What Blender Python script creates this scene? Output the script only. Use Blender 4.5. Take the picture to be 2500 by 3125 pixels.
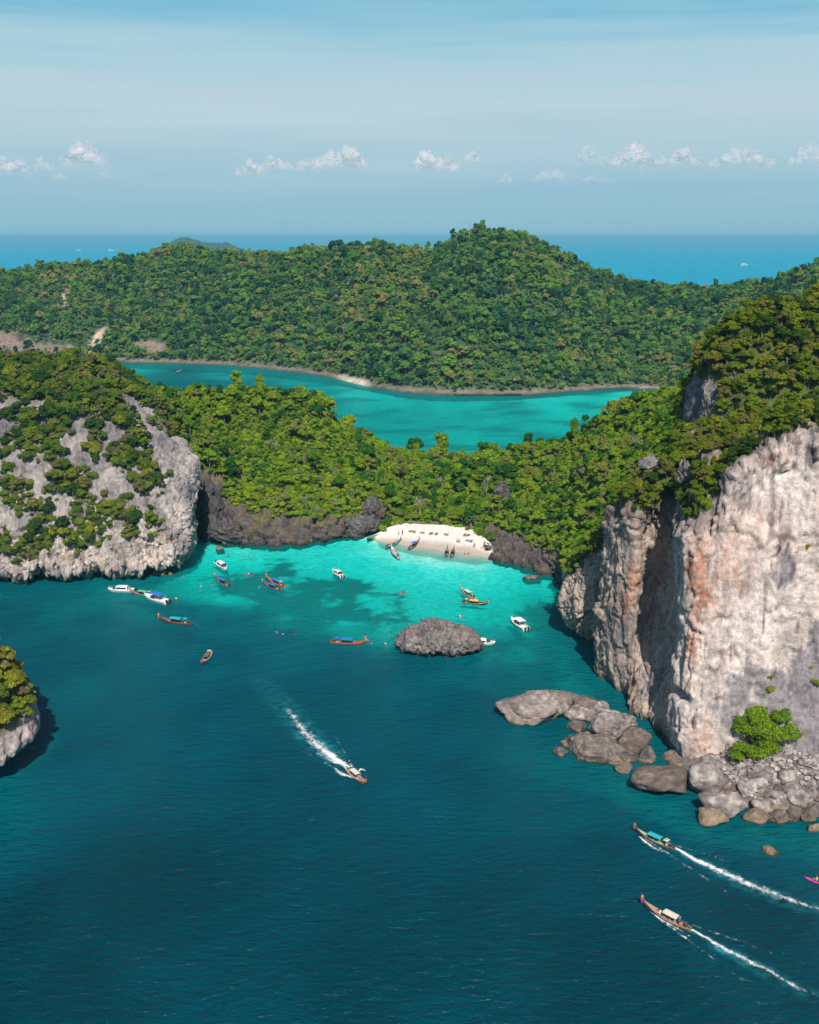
import bpy, bmesh, math, random
import numpy as np
from mathutils import Vector, Matrix

sc = bpy.context.scene
for _o in list(bpy.data.objects):
    bpy.data.objects.remove(_o)
COL = sc.collection
random.seed(7)
RNG = np.random.default_rng(7)

# ------------------------------------------------------------------ camera
FPX, CAMZ, PITCH = 3133.0, 100.0, math.radians(15.0)
CP, SP = math.cos(PITCH), math.sin(PITCH)
cam_data = bpy.data.cameras.new('camera')
cam_data.sensor_fit = 'HORIZONTAL'
cam_data.sensor_width = 36.0
cam_data.lens = 36.0 * FPX / 2500.0
cam_data.clip_start = 1.0
cam_data.clip_end = 120000.0
cam = bpy.data.objects.new('camera', cam_data)
cam.location = (0, 0, CAMZ)
cam.rotation_euler = (math.pi / 2 - PITCH, 0, 0)
COL.objects.link(cam)
sc.camera = cam

# ------------------------------------------------------------------ world and sun
SUN_EL, SUN_AZ = math.radians(46.0), math.radians(4.0)      # azimuth: degrees to the right of straight behind the camera
TO_SUN = Vector((math.sin(SUN_AZ) * math.cos(SUN_EL), -math.cos(SUN_AZ) * math.cos(SUN_EL), math.sin(SUN_EL)))
world = bpy.data.worlds.new('World')
sc.world = world
world.use_nodes = True
wn, wl = world.node_tree.nodes, world.node_tree.links
wn.clear()
w_out = wn.new('ShaderNodeOutputWorld')
w_bg = wn.new('ShaderNodeBackground')
w_bg.inputs['Strength'].default_value = 0.085
w_sky = wn.new('ShaderNodeTexSky')
w_sky.sky_type = 'NISHITA'
w_sky.sun_disc = False
w_sky.sun_elevation = SUN_EL
w_sky.sun_rotation = math.pi - SUN_AZ
w_sky.altitude = 0
w_sky.air_density = 1.0
w_sky.dust_density = 0.6
w_sky.ozone_density = 2.0
# thin high veil in front of the clear sky: same all the way round, coloured by height above the horizon
def srgb(r, g, b, k=1.0):
    f = lambda c: (c / 255.0 / 12.92 if c / 255.0 <= 0.04045 else ((c / 255.0 + 0.055) / 1.055) ** 2.4)
    return (f(r) * k, f(g) * k, f(b) * k)
EXPOSURE = 0.45
WK = 1.0 / (w_bg.inputs['Strength'].default_value * 2 ** EXPOSURE)
w_tc = wn.new('ShaderNodeTexCoord')
w_sep = wn.new('ShaderNodeSeparateXYZ')
wl.new(w_tc.outputs['Generated'], w_sep.inputs[0])
w_noise = wn.new('ShaderNodeTexNoise'); w_noise.inputs['Scale'].default_value = 2.2; w_noise.inputs['Detail'].default_value = 6; w_noise.inputs['Roughness'].default_value = 0.6
w_map = wn.new('ShaderNodeMapping'); w_map.inputs['Scale'].default_value = (1.6, 1.6, 26.0); w_map.inputs['Rotation'].default_value = (0.05, 0.03, 0)
wl.new(w_tc.outputs['Generated'], w_map.inputs[0]); wl.new(w_map.outputs[0], w_noise.inputs['Vector'])
w_off = wn.new('ShaderNodeMath'); w_off.operation = 'MULTIPLY_ADD'; w_off.inputs[1].default_value = 0.075; w_off.inputs[2].default_value = -0.0375
wl.new(w_noise.outputs[0], w_off.inputs[0])
w_add = wn.new('ShaderNodeMath'); w_add.operation = 'ADD'
wl.new(w_sep.outputs['Z'], w_add.inputs[0]); wl.new(w_off.outputs[0], w_add.inputs[1])
w_ramp = wn.new('ShaderNodeValToRGB')
els = w_ramp.color_ramp.elements
STOPS = [(0.0, srgb(138, 190, 208)), (0.035, srgb(143, 188, 210)), (0.075, srgb(170, 202, 215)), (0.115, srgb(188, 210, 219)), (0.155, srgb(172, 208, 220)), (0.20, srgb(124, 190, 214)), (0.30, srgb(88, 150, 190))]
while len(els) < len(STOPS): els.new(0.5)
for e_, (p_, c_) in zip(els, STOPS):
    e_.position = p_; e_.color = (c_[0] * WK * 0.1, c_[1] * WK * 0.1, c_[2] * WK * 0.1, 1)
wl.new(w_add.outputs[0], w_ramp.inputs[0])
w_gain = wn.new('ShaderNodeMix'); w_gain.data_type = 'RGBA'; w_gain.blend_type = 'MULTIPLY'; w_gain.inputs[0].default_value = 1.0
w_gain.clamp_result = False; w_gain.inputs[7].default_value = (10, 10, 10, 1)
wl.new(w_ramp.outputs[0], w_gain.inputs[6])
w_fac = wn.new('ShaderNodeMapRange'); w_fac.interpolation_type = 'SMOOTHSTEP'
w_fac.inputs[1].default_value = 0.16; w_fac.inputs[2].default_value = 0.55; w_fac.inputs[3].default_value = 0.93; w_fac.inputs[4].default_value = 0.0
wl.new(w_sep.outputs['Z'], w_fac.inputs[0])
w_mix = wn.new('ShaderNodeMix'); w_mix.data_type = 'RGBA'
wl.new(w_fac.outputs[0], w_mix.inputs[0]); wl.new(w_sky.outputs[0], w_mix.inputs[6]); wl.new(w_gain.outputs[2], w_mix.inputs[7])
wl.new(w_mix.outputs[2], w_bg.inputs['Color'])
wl.new(w_bg.outputs[0], w_out.inputs['Surface'])

sun_data = bpy.data.lights.new('sun', 'SUN')
sun_data.energy = 4.2
sun_data.angle = math.radians(0.53)
sun_data.color = (1.0, 0.93, 0.84)
sun = bpy.data.objects.new('sun', sun_data)
sun.rotation_euler = TO_SUN.to_track_quat('Z', 'Y').to_euler()
sun.location = (0, -200, 400)
COL.objects.link(sun)

vs = sc.view_settings
sc.display_settings.display_device = 'sRGB'
vs.view_transform = 'Standard'
vs.look = 'None'
vs.exposure = EXPOSURE
vs.gamma = 1.0
vs.use_curve_mapping = False
sc.render.engine = 'CYCLES'
cy = sc.cycles
cy.use_denoising = True
try:
    cy.denoiser = 'OPENIMAGEDENOISE'
except Exception:
    pass
cy.max_bounces = 6
cy.diffuse_bounces = 3
cy.glossy_bounces = 2
cy.transmission_bounces = 3
cy.transparent_max_bounces = 28
cy.volume_bounces = 0
cy.caustics_reflective = False
cy.caustics_refractive = False
cy.sample_clamp_indirect = 4.0

# ------------------------------------------------------------------ helpers
def depth_of(y, z):
    return y * CP + (CAMZ - z) * SP
def UZ(u, y, z):                      # image column u at world distance y and height z
    return np.array(((u - 1250.0) / FPX * depth_of(y, z), y, z))
def ray(u, v):
    dx, dy = (u - 1250.0) / FPX, (v - 1562.5) / FPX
    return np.array((dx, CP - dy * SP, -SP - dy * CP))
def PY(u, v, y):                      # point seen at (u, v) that stands y metres away
    d = ray(u, v)
    return np.array((0, 0, CAMZ)) + d * (y / d[1])
def PZ(u, v, z=0.0):                  # point seen at (u, v) that lies at height z
    d = ray(u, v)
    return np.array((0, 0, CAMZ)) + d * ((z - CAMZ) / d[2])
def proj(p):
    p = np.asarray(p, float)
    x, y, z = p[..., 0], p[..., 1], p[..., 2] - CAMZ
    t = y * CP - z * SP
    up = y * SP + z * CP
    return 1250 + FPX * x / t, 1562.5 - FPX * up / t, t

def _hash(ix, iy, iz, seed):
    h = (ix.astype(np.uint32) * np.uint32(0x8da6b343)) ^ (iy.astype(np.uint32) * np.uint32(0xd8163841)) ^ (iz.astype(np.uint32) * np.uint32(0xcb1ab31f)) ^ np.uint32(seed * 2654435761 & 0xffffffff)
    h ^= h >> np.uint32(15); h *= np.uint32(0x2c1b3c6d)
    h ^= h >> np.uint32(12); h *= np.uint32(0x297a2d39)
    h ^= h >> np.uint32(15)
    return h
def perlin(p, seed=0):
    p = np.asarray(p, np.float32)
    i = np.floor(p).astype(np.int64)
    f = p - i
    w = f * f * f * (f * (f * 6 - 15) + 10)
    out = np.zeros(len(p), np.float32)
    for cx in (0, 1):
        wx = w[:, 0] if cx else 1 - w[:, 0]
        for cy_ in (0, 1):
            wy = w[:, 1] if cy_ else 1 - w[:, 1]
            for cz in (0, 1):
                wz = w[:, 2] if cz else 1 - w[:, 2]
                h = _hash(i[:, 0] + cx, i[:, 1] + cy_, i[:, 2] + cz, seed)
                gx = (h & np.uint32(1023)).astype(np.float32) / 511.5 - 1
                gy = ((h >> np.uint32(10)) & np.uint32(1023)).astype(np.float32) / 511.5 - 1
                gz = ((h >> np.uint32(20)) & np.uint32(1023)).astype(np.float32) / 511.5 - 1
                out += wx * wy * wz * (gx * (f[:, 0] - cx) + gy * (f[:, 1] - cy_) + gz * (f[:, 2] - cz))
    return out * 1.3
def fbm(p, octaves=4, seed=0, gain=0.5):
    p = np.asarray(p, np.float32)
    a, s, out = 1.0, 1.0, np.zeros(len(p), np.float32)
    for k in range(octaves):
        out += a * perlin(p * s, seed + k)
        a *= gain; s *= 2.03
    return out
def ridged(p, octaves=3, seed=0):
    p = np.asarray(p, np.float32)
    a, s, out = 1.0, 1.0, np.zeros(len(p), np.float32)
    for k in range(octaves):
        out += a * (1 - 2.2 * np.abs(perlin(p * s, seed + k)))
        a *= 0.5; s *= 2.1
    return out
def blocks(p, seed=0, jitter=0.9):
    """cellular noise: random value of the nearest cell and the distance to the cell border"""
    p = np.asarray(p, np.float32)
    i = np.floor(p).astype(np.int64)
    f1 = np.full(len(p), 9.0, np.float32); f2 = f1.copy(); val = np.zeros(len(p), np.float32)
    for cx in (-1, 0, 1):
        for cy_ in (-1, 0, 1):
            for cz in (-1, 0, 1):
                q = i + np.array((cx, cy_, cz))
                h = _hash(q[:, 0], q[:, 1], q[:, 2], seed)
                o = np.stack([(h & np.uint32(1023)), (h >> np.uint32(10)) & np.uint32(1023), (h >> np.uint32(20)) & np.uint32(1023)], 1).astype(np.float32) / 1023.0
                d = np.linalg.norm(q + 0.5 + (o - 0.5) * jitter - p, axis=1)
                hv = _hash(q[:, 0] + 7, q[:, 1], q[:, 2], seed + 3).astype(np.float32) / 4294967295.0
                nearer = d < f1
                f2 = np.where(nearer, f1, np.minimum(f2, d))
                val = np.where(nearer, hv, val)
                f1 = np.where(nearer, d, f1)
    return val, f2 - f1
def warp3(P, scale, amp, seed):
    return P + amp * np.stack([fbm(P / scale, 2, seed), fbm(P / scale, 2, seed + 1), fbm(P / scale, 2, seed + 2)], 1)
def sstep(a, b, x):
    t = np.clip((np.asarray(x, float) - a) / (b - a), 0, 1)
    return t * t * (3 - 2 * t)
def lerp(a, b, t):
    return a + (b - a) * t
def mixc(c0, c1, t):
    return np.asarray(c0) * (1 - t)[..., None] + np.asarray(c1) * t[..., None]

def cr(C, ts):                        # Catmull-Rom along axis 0
    n = len(C)
    i = np.clip(np.floor(ts).astype(int), 0, n - 2)
    f = (ts - i).reshape((-1,) + (1,) * (C.ndim - 1))
    g = lambda k: C[np.clip(k, 0, n - 1)]
    a, b, c, d = g(i - 1), g(i), g(i + 1), g(i + 2)
    return 0.5 * (2 * b + (c - a) * f + (2 * a - 5 * b + 4 * c - d) * f * f + (3 * b - a - 3 * c + d) * f ** 3)
def lin(C, ts):
    n = len(C)
    i = np.clip(np.floor(ts).astype(int), 0, n - 2)
    f = (ts - i).reshape((-1,) + (1,) * (C.ndim - 1))
    return C[i] * (1 - f) + C[i + 1] * f
def spread(C, step):                  # parameters along axis 0 spaced about `step` metres
    L = np.linalg.norm(np.diff(C, axis=0), axis=-1)
    L = L.reshape(len(L), -1).mean(1)
    ts = [0.0]
    for k, l in enumerate(L):
        st = step[k] if hasattr(step, '__len__') else step
        m = max(1, int(math.ceil(l / st)))
        ts += [k + (j + 1) / m for j in range(m)]
    return np.array(ts)
def loft(C, step_s, step_r):
    """C: stations x rows x 3 control points -> dense grid (S, R, 3) and the row / station parameters."""
    C = np.asarray(C, float)
    ts, tr = spread(C, step_s), spread(np.swapaxes(C, 0, 1), step_r)
    G = cr(C, ts)
    G = np.swapaxes(cr(np.swapaxes(G, 0, 1), tr), 0, 1)
    return G, ts, tr
def grid_normals(G):
    du, dv = np.gradient(G, axis=0), np.gradient(G, axis=1)
    n = np.cross(du, dv)
    return n / (np.linalg.norm(n, axis=-1, keepdims=True) + 1e-9)

def link(o):
    COL.objects.link(o)
    return o
def fast_mesh(name, V, quads=None, tris=None, smooth=True):
    me = bpy.data.meshes.new(name)
    V = np.ascontiguousarray(V, np.float32)
    nq = 0 if quads is None else len(quads)
    nt = 0 if tris is None else len(tris)
    me.vertices.add(len(V))
    me.vertices.foreach_set('co', V.ravel())
    loops = np.concatenate([np.asarray(a, np.int32).ravel() for a in (quads, tris) if a is not None and len(a)])
    me.loops.add(len(loops))
    me.loops.foreach_set('vertex_index', loops)
    me.polygons.add(nq + nt)
    starts = np.concatenate([np.arange(nq, dtype=np.int32) * 4, nq * 4 + np.arange(nt, dtype=np.int32) * 3])
    me.polygons.foreach_set('loop_start', starts)
    me.polygons.foreach_set('use_smooth', np.full(nq + nt, smooth))
    me.update(calc_edges=True)
    me.validate()
    return me
def grid_quads(S, R):
    idx = np.arange(S * R).reshape(S, R)
    return np.stack([idx[:-1, :-1], idx[1:, :-1], idx[1:, 1:], idx[:-1, 1:]], -1).reshape(-1, 4)
def set_col(me, C, name='col'):
    at = me.color_attributes.new(name, 'FLOAT_COLOR', 'POINT')
    C = np.asarray(C, np.float32)
    if C.shape[1] == 3:
        C = np.concatenate([C, np.ones((len(C), 1), np.float32)], 1)
    at.data.foreach_set('color', np.ascontiguousarray(C).ravel())
def set_f(me, F, name):
    at = me.attributes.new(name, 'FLOAT', 'POINT')
    at.data.foreach_set('value', np.ascontiguousarray(F, np.float32).ravel())
def tag(o, label=None, cat=None, group=None, kind=None):
    if label: o['label'] = label
    if cat: o['category'] = cat
    if group: o['group'] = group
    if kind: o['kind'] = kind
    return o
def obj(name, me, mats=(), parent=None):
    o = bpy.data.objects.new(name, me)
    if not isinstance(mats, (list, tuple)):
        mats = [mats]
    for m in mats:
        if m is not None and m.name not in [x.name for x in me.materials if x]:
            me.materials.append(m)
    link(o)
    if parent is not None:
        o.parent = parent
    return o
def empty(name, loc=(0, 0, 0), rz=0.0, scale=1.0):
    e = bpy.data.objects.new(name, None)
    e.location = loc
    e.rotation_euler = (0, 0, rz)
    e.scale = (scale,) * 3
    e.empty_display_size = 0.5
    return link(e)
def copy_tree(o, parent=None):
    c = o.copy()
    link(c)
    c.parent = parent
    for ch in o.children:
        copy_tree(ch, c)
    return c

class NT:
    """tiny wrapper for building node materials"""
    def __init__(s, name):
        s.m = bpy.data.materials.new(name)
        s.m.use_nodes = True
        s.t = s.m.node_tree
        s.t.nodes.clear()
        s.out = s.t.nodes.new('ShaderNodeOutputMaterial')
    def n(s, typ, **kw):
        nd = s.t.nodes.new('ShaderNode' + typ)
        for k, v in kw.items():
            if k.startswith('i_'):
                key = k[2:].replace('_', ' ')
                s.put(nd.inputs[int(key)] if key.isdigit() else nd.inputs[key], v)
            else:
                setattr(nd, k, v)
        return nd
    def put(s, sock, v):
        if isinstance(v, bpy.types.NodeSocket):
            s.t.links.new(v, sock)
        elif isinstance(v, (tuple, list)) and sock.type == 'RGBA' and len(v) == 3:
            sock.default_value = (*v, 1)
        else:
            sock.default_value = v
    def math(s, op, a, b=None, clamp=False):
        nd = s.n('Math', operation=op, use_clamp=clamp)
        s.put(nd.inputs[0], a)
        if b is not None: s.put(nd.inputs[1], b)
        return nd.outputs[0]
    def mix(s, fac, a, b, blend='MIX'):
        nd = s.n('Mix', data_type='RGBA', blend_type=blend)
        s.put(nd.inputs[0], fac); s.put(nd.inputs[6], a); s.put(nd.inputs[7], b)
        return nd.outputs[2]
    def noise(s, scale, detail=4, rough=0.55, vec=None, dist=0.0):
        nd = s.n('TexNoise', i_Scale=scale, i_Detail=detail, i_Roughness=rough, i_Distortion=dist)
        if vec is not None: s.put(nd.inputs['Vector'], vec)
        return nd.outputs[0]
    def ramp(s, fac, stops, interp='LINEAR'):
        nd = s.n('ValToRGB')
        nd.color_ramp.interpolation = interp
        els = nd.color_ramp.elements
        while len(els) < len(stops): els.new(0.5)
        for e, (p, c) in zip(els, stops):
            e.position = p
            e.color = (*c, 1) if len(c) == 3 else c
        s.put(nd.inputs[0], fac)
        return nd.outputs[0]
    def maprange(s, v, a, b, c=0.0, d=1.0, smooth=True):
        nd = s.n('MapRange', interpolation_type='SMOOTHSTEP' if smooth else 'LINEAR')
        for k, x in enumerate((v, a, b, c, d)):
            s.put(nd.inputs[k], x)
        return nd.outputs[0]
    def bump(s, h, strength=0.5, dist=0.3, normal=None):
        nd = s.n('Bump', i_Strength=strength, i_Distance=dist)
        s.put(nd.inputs['Height'], h)
        if normal is not None: s.put(nd.inputs['Normal'], normal)
        return nd.outputs[0]
    def pos(s):
        return s.n('NewGeometry').outputs['Position']
    def scaled(s, vec, sx, sy, sz):
        nd = s.n('VectorMath', operation='MULTIPLY')
        s.put(nd.inputs[0], vec)
        nd.inputs[1].default_value = (sx, sy, sz)
        return nd.outputs[0]
    def done(s, shader, disp=None):
        s.t.links.new(shader, s.out.inputs['Surface'])
        return s.m
    def bsdf(s, color, rough=0.8, normal=None, **kw):
        nd = s.n('BsdfPrincipled', i_Roughness=rough)
        s.put(nd.inputs['Base Color'], color)
        if normal is not None: s.put(nd.inputs['Normal'], normal)
        for k, v in kw.items():
            s.put(nd.inputs[k.replace('_', ' ')], v)
        return nd.outputs[0]

# ------------------------------------------------------------------ terrain materials
def terrain_material(name, fine=1.2, bump=0.6, streak=True):
    t = NT(name)
    p = t.pos()
    col = t.n('Attribute', attribute_name='col').outputs['Color']
    n1 = t.noise(fine, 6, 0.62, p)
    n2 = t.noise(0.35, 5, 0.6, t.scaled(p, 1, 1, 0.25) if streak else p)
    k = t.maprange(n1, 0.28, 0.72, 0.72, 1.22)
    k2 = t.maprange(n2, 0.3, 0.7, 0.75, 1.2)
    m = t.math('MULTIPLY', k, k2)
    c = t.mix(1.0, col, t.n('CombineXYZ', i_X=m, i_Y=m, i_Z=m).outputs[0], 'MULTIPLY')
    n3 = t.noise(fine * 4.0, 4, 0.6, p)
    rg_ = t.n('TexNoise', noise_type='RIDGED_MULTIFRACTAL', i_Scale=fine * 0.42, i_Detail=7.0, i_Roughness=0.6, i_Lacunarity=2.1)
    t.put(rg_.inputs['Vector'], t.scaled(p, 1, 1, 0.45) if streak else p)
    crev = t.maprange(rg_.outputs[0], 0.9, 1.7, 1.0, 0.0)
    c = t.mix(t.math('MULTIPLY', t.math('SUBTRACT', 1.0, crev), 0.28), c, t.mix(1.0, c, (0.45, 0.43, 0.45), 'MULTIPLY'))
    h = t.math('ADD', t.math('MULTIPLY', n1, 0.9), t.math('MULTIPLY', n3, 0.3))
    h = t.math('ADD', h, t.math('MULTIPLY', crev, 0.55))
    h = t.math('ADD', h, t.math('MULTIPLY', n2, 0.9))
    nb = t.bump(h, bump, 0.7)
    return t.done(t.bsdf(c, 0.92, nb, Specular_IOR_Level=0.2))
M_ROCK = terrain_material('limestone')
M_FARLAND = terrain_material('hill_soil', 0.25, 0.4, False)

TERRAIN = []          # (name, G, N, rockness, veg) for the tree scatter
GREEN = (0.080, 0.110, 0.022)
SOIL = (0.10, 0.085, 0.05)

def finish(name, G, colr, mat):
    S, R = G.shape[:2]
    me = fast_mesh(name, G.reshape(-1, 3), grid_quads(S, R))
    set_col(me, colr.reshape(-1, 3))
    o = obj(name, me, mat)
    o['kind'] = 'structure'
    return o

def cracks(P, scale, seed, width=0.05, warp=1.5):
    q = warp3(P, 4.0, warp, seed)
    return 1 - sstep(0, width, np.abs(perlin(q / np.array(scale), seed + 5)))
def rock_shape(P, big=2.2, block=1.4, flute=0.7, fine=0.4, seed=0, strata=0.0):
    d = big * fbm(P / 14.0, 3, seed)
    d += block * ridged(P / np.array((6.0, 6.0, 9.0)), 3, seed + 11) * 0.5
    warp = np.stack([fbm(P / 6.0, 2, seed + 31), fbm(P / 6.0, 2, seed + 32), 0 * P[:, 0]], 1) * 1.2
    d += flute * ridged((P + warp) / np.array((2.4, 2.4, 13.0)), 3, seed + 21)
    d += fine * fbm(P / 1.7, 4, seed + 41, 0.6)
    if strata:
        q = P.copy(); q[:, 2] += 0.25 * q[:, 0]
        d += strata * ridged(q / np.array((9.0, 9.0, 1.3)), 2, seed + 51)
    return d

# ------------------------------------------------------------------ far hill across the second bay
FAR_SKY = [(-500, 870), (-250, 850), (0, 845), (200, 820), (300, 812), (420, 790), (520, 768), (600, 768), (720, 777), (900, 772), (1000, 770), (1100, 765),
           (1200, 770), (1300, 765), (1370, 752), (1410, 728), (1450, 718), (1500, 720), (1560, 728), (1640, 742), (1700, 775), (1800, 830), (1900, 868),
           (1980, 885), (2100, 890), (2200, 890), (2300, 878), (2400, 852), (2500, 818), (2700, 780), (2900, 760)]
FAR_SHORE = [(-500, 1090), (0, 1095), (300, 1102), (420, 1108), (600, 1112), (720, 1118), (850, 1130), (950, 1142), (1030, 1155), (1090, 1172), (1140, 1185), (1250, 1200),
             (1400, 1208), (1550, 1208), (1650, 1204), (1750, 1194), (1900, 1186), (2040, 1190), (2200, 1215), (2500, 1260), (2900, 1300)]
def interp_line(L, us):
    a = np.array(L, float)
    return np.interp(us, a[:, 0], a[:, 1])
us = np.array([-500, -250, 0, 150, 300, 420, 520, 600, 720, 850, 1000, 1100, 1200, 1300, 1370, 1410, 1450, 1500, 1560, 1640, 1700, 1800, 1900, 2000, 2100, 2200, 2350, 2500, 2700, 2900], float)
sky_v, sho_v = interp_line(FAR_SKY, us), interp_line(FAR_SHORE, us)
C = []
for u, sv, hv in zip(us, sky_v, sho_v):
    base = PZ(u, hv)
    ybase = base[1]
    yc = ybase + np.interp(u, [-500, 400, 900, 1450, 1900, 2300, 2900], [230, 240, 260, 300, 330, 330, 300])
    crest = PY(u, sv + 12 - 14 * math.exp(-((u - 1480) / 120.0) ** 2), yc)
    zc = crest[2]
    def at(fy, fz, du=0):
        y = lerp(ybase, yc, fy)
        return UZ(u + du, y, zc * fz)
    C.append([UZ(u, ybase - 14, -5), UZ(u, ybase - 1, -0.3), UZ(u, ybase + 4, 1.6), at(0.16, 0.2), at(0.42, 0.5), at(0.7, 0.8), at(0.9, 0.965), crest, UZ(u, yc + 70, zc * 0.8), UZ(u, yc + 260, -5)])
G, ts, tr = loft(C, 4.0, [5, 2, 2, 4, 5, 5, 5, 5, 12, 25])
P = G.reshape(-1, 3)
RR = np.broadcast_to(tr, G.shape[:2]).ravel()
amt = sstep(2.2, 4.0, RR) * (1 - 0.93 * sstep(5.2, 6.8, RR))
P = P.copy()
gul = ridged(np.stack([P[:, 0] / 95 + 0.25 * P[:, 1] / 95, P[:, 1] / 210, 0 * P[:, 0]], 1), 3, 5)
P[:, 2] += amt * (13.0 * gul - 6.5 + 4.0 * fbm(P / 35.0, 3, 3))
nz = fbm(P / 5.0, 3, 9)
P[:, 1] += (1 - sstep(2.5, 3.5, RR)) * nz * 2.2
P[:, 2] += ((RR > 1.2) & (RR < 3.0)) * nz * 0.7
pu, pv, _ = proj(P)
rockband = (1 - sstep(1.9, 2.35, RR + 0.25 * nz)) * 1.0
colr = mixc((0.040, 0.085, 0.034), (0.26, 0.195, 0.165), rockband * np.clip(0.75 + 0.9 * nz, 0.15, 1))
wet = (1 - sstep(0.3, 1.0, P[:, 2] + 0.3 * nz))
colr = mixc(np.array((1, 1, 1.0)), (0.35, 0.33, 0.33), wet) * colr
# sand strip on the shore below the middle of the hill
sand = sstep(1010, 1060, pu) * (1 - sstep(1110, 1140, pu)) * (1 - sstep(2.0, 2.3, RR)) * (RR > 0.8)
colr = mixc((1, 1, 1), (1, 1, 1), sand) * colr * (1 - sand)[:, None] + np.array((0.48, 0.40, 0.31)) * sand[:, None]
# bare slips and cliffs low on the hillside at the left
def blob(cu, cv, ru, rv, sl=0.0):
    return np.exp(-(((pu - cu - sl * (pv - cv)) / ru) ** 2 + ((pv - cv) / rv) ** 2) * 1.2)
FAR_BARE = np.clip(1.3 * blob(195, 905, 16, 42, -0.25) + 1.5 * blob(298, 1030, 17, 46, -0.55) + 1.2 * blob(455, 1065, 75, 34) + 1.2 * blob(30, 1045, 85, 45) + 0.9 * blob(180, 1065, 120, 22)
                   + 0.7 * blob(1065, 1115, 14, 32, -0.4) - 0.25 + 0.35 * nz, 0, 1) * (RR < 7)
FAR_BARE = sstep(0.2, 0.55, FAR_BARE)
bc = mixc((0.20, 0.15, 0.12), (0.47, 0.35, 0.26), np.clip(blob(195, 905, 30, 60) + blob(298, 1030, 40, 70), 0, 1))
bc = mixc((1, 1, 1), (0.35, 0.33, 0.36), sstep(0.1, 0.5, fbm(P / 12.0, 3, 77))) * bc
colr = colr * (1 - FAR_BARE)[:, None] + bc * FAR_BARE[:, None]
G = P.reshape(G.shape)
finish('far_hill', G, colr, M_FARLAND)
veg = sstep(1.95, 2.1, RR) * (1 - FAR_BARE) * (RR < 8.2) * (1 - (sand > 0.4))
TERRAIN.append(('far', G, grid_normals(G), veg.reshape(G.shape[:2])))

# ------------------------------------------------------------------ isthmus: left ridge, saddle behind the beach, right slope
IST = [  # shore (u,v) | cliff or beach top (u,v,y) | mid slope (u,v,y) | crest (u,v,y)
    ((330, 1600), (330, 1440, 352), (330, 1330, 372), (330, 1215, 395)),
    ((430, 1600), (430, 1440, 350), (430, 1330, 370), (430, 1208, 400)),
    ((560, 1612), (560, 1450, 350), (560, 1320, 375), (545, 1212, 405)),
    ((630, 1636), (632, 1450, 345), (640, 1330, 375), (640, 1208, 408)),
    ((672, 1650), (668, 1470, 343), (680, 1340, 373), (690, 1208, 409)),
    ((712, 1656), (700, 1530, 341), (720, 1355, 372), (730, 1208, 410)),
    ((770, 1662), (770, 1556, 340), (790, 1380, 370), (800, 1208, 410)),
    ((850, 1664), (850, 1585, 337), (860, 1410, 368), (880, 1210, 410)),
    ((930, 1657), (930, 1595, 338), (940, 1440, 365), (950, 1228, 408)),
    ((1010, 1648), (1010, 1585, 341), (1020, 1465, 365), (1020, 1285, 405)),
    ((1080, 1640), (1080, 1575, 344), (1090, 1480, 368), (1080, 1335, 405)),
    ((1130, 1628), (1135, 1545, 349), (1150, 1505, 370), (1140, 1375, 408)),
    ((1190, 1610), (1195, 1582, 351), (1210, 1525, 372), (1200, 1410, 410)),
    ((1280, 1612), (1285, 1594, 349), (1280, 1528, 374), (1280, 1440, 412)),
    ((1370, 1618), (1370, 1602, 347), (1350, 1532, 374), (1370, 1450, 415)),
    ((1440, 1640), (1455, 1612, 342), (1440, 1532, 370), (1450, 1448, 412)),
    ((1488, 1680), (1500, 1615, 337), (1530, 1535, 362), (1520, 1425, 405)),
    ((1540, 1712), (1560, 1640, 330), (1620, 1530, 355), (1620, 1385, 395)),
    ((1620, 1732), (1640, 1668, 318), (1720, 1500, 340), (1740, 1355, 385)),
    ((1690, 1757), (1700, 1690, 305), (1790, 1470, 325), (1850, 1290, 370)),
    ((1730, 1800), (1745, 1730, 292), (1850, 1450, 308), (1950, 1240, 355)),
    ((1760, 1860), (1790, 1740, 275), (1910, 1440, 295), (2060, 1215, 345)),
    ((1790, 1930), (1840, 1700, 262), (1980, 1420, 285), (2200, 1190, 335)),
]
C = []
for (su, sv), tp, md, cr_ in IST:
    s = PZ(su, sv)
    a, b, c = PY(*tp), PY(*md), PY(*cr_)
    s0 = s.copy(); s0[2] = -5.0; s0[1] += 1.0
    lo = s * 0.55 + a * 0.45; lo[2] = s[2] * 0.35 + a[2] * 0.65
    ab = (a + b) / 2; bc_ = b * 0.5 + c * 0.5; bc_[2] += 0.6
    back = c + np.array((c[0] * 0.1, 38, -c[2] * 0.55)); bk2 = c + np.array((c[0] * 0.2, 75, -c[2] - 5))
    C.append([s0, s, lo, a, ab, b, bc_, c, back, bk2])
G, ts, tr = loft(C, 0.55, [1, 0.5, 0.45, 0.9, 0.9, 1.0, 1.2, 2.5, 6])
P = G.reshape(-1, 3).copy()
RR = np.broadcast_to(tr, G.shape[:2]).ravel(); SS = np.broadcast_to(ts[:, None], G.shape[:2]).ravel()
N = grid_normals(G).reshape(-1, 3)
beachy = sstep(11.6, 12.4, SS) * (1 - sstep(15.4, 16.0, SS))
rock = (1 - sstep(2.9, 3.9, RR)) * (1 - beachy)
rough = rock + 0.25 * (1 - rock) * (1 - beachy)
d = rock_shape(P, 1.2, 0.8, 0.2, 0.35, 3, 0.9)
tilt = P.copy(); tilt[:, 2] += 0.22 * P[:, 0]
bv, be = blocks(warp3(tilt, 4.0, 1.0, 301) / np.array((4.5, 4.5, 1.7)), 302)
bv2, be2 = blocks(warp3(P, 5.0, 1.5, 304) / np.array((5.0, 5.0, 9.0)), 305)
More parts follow.
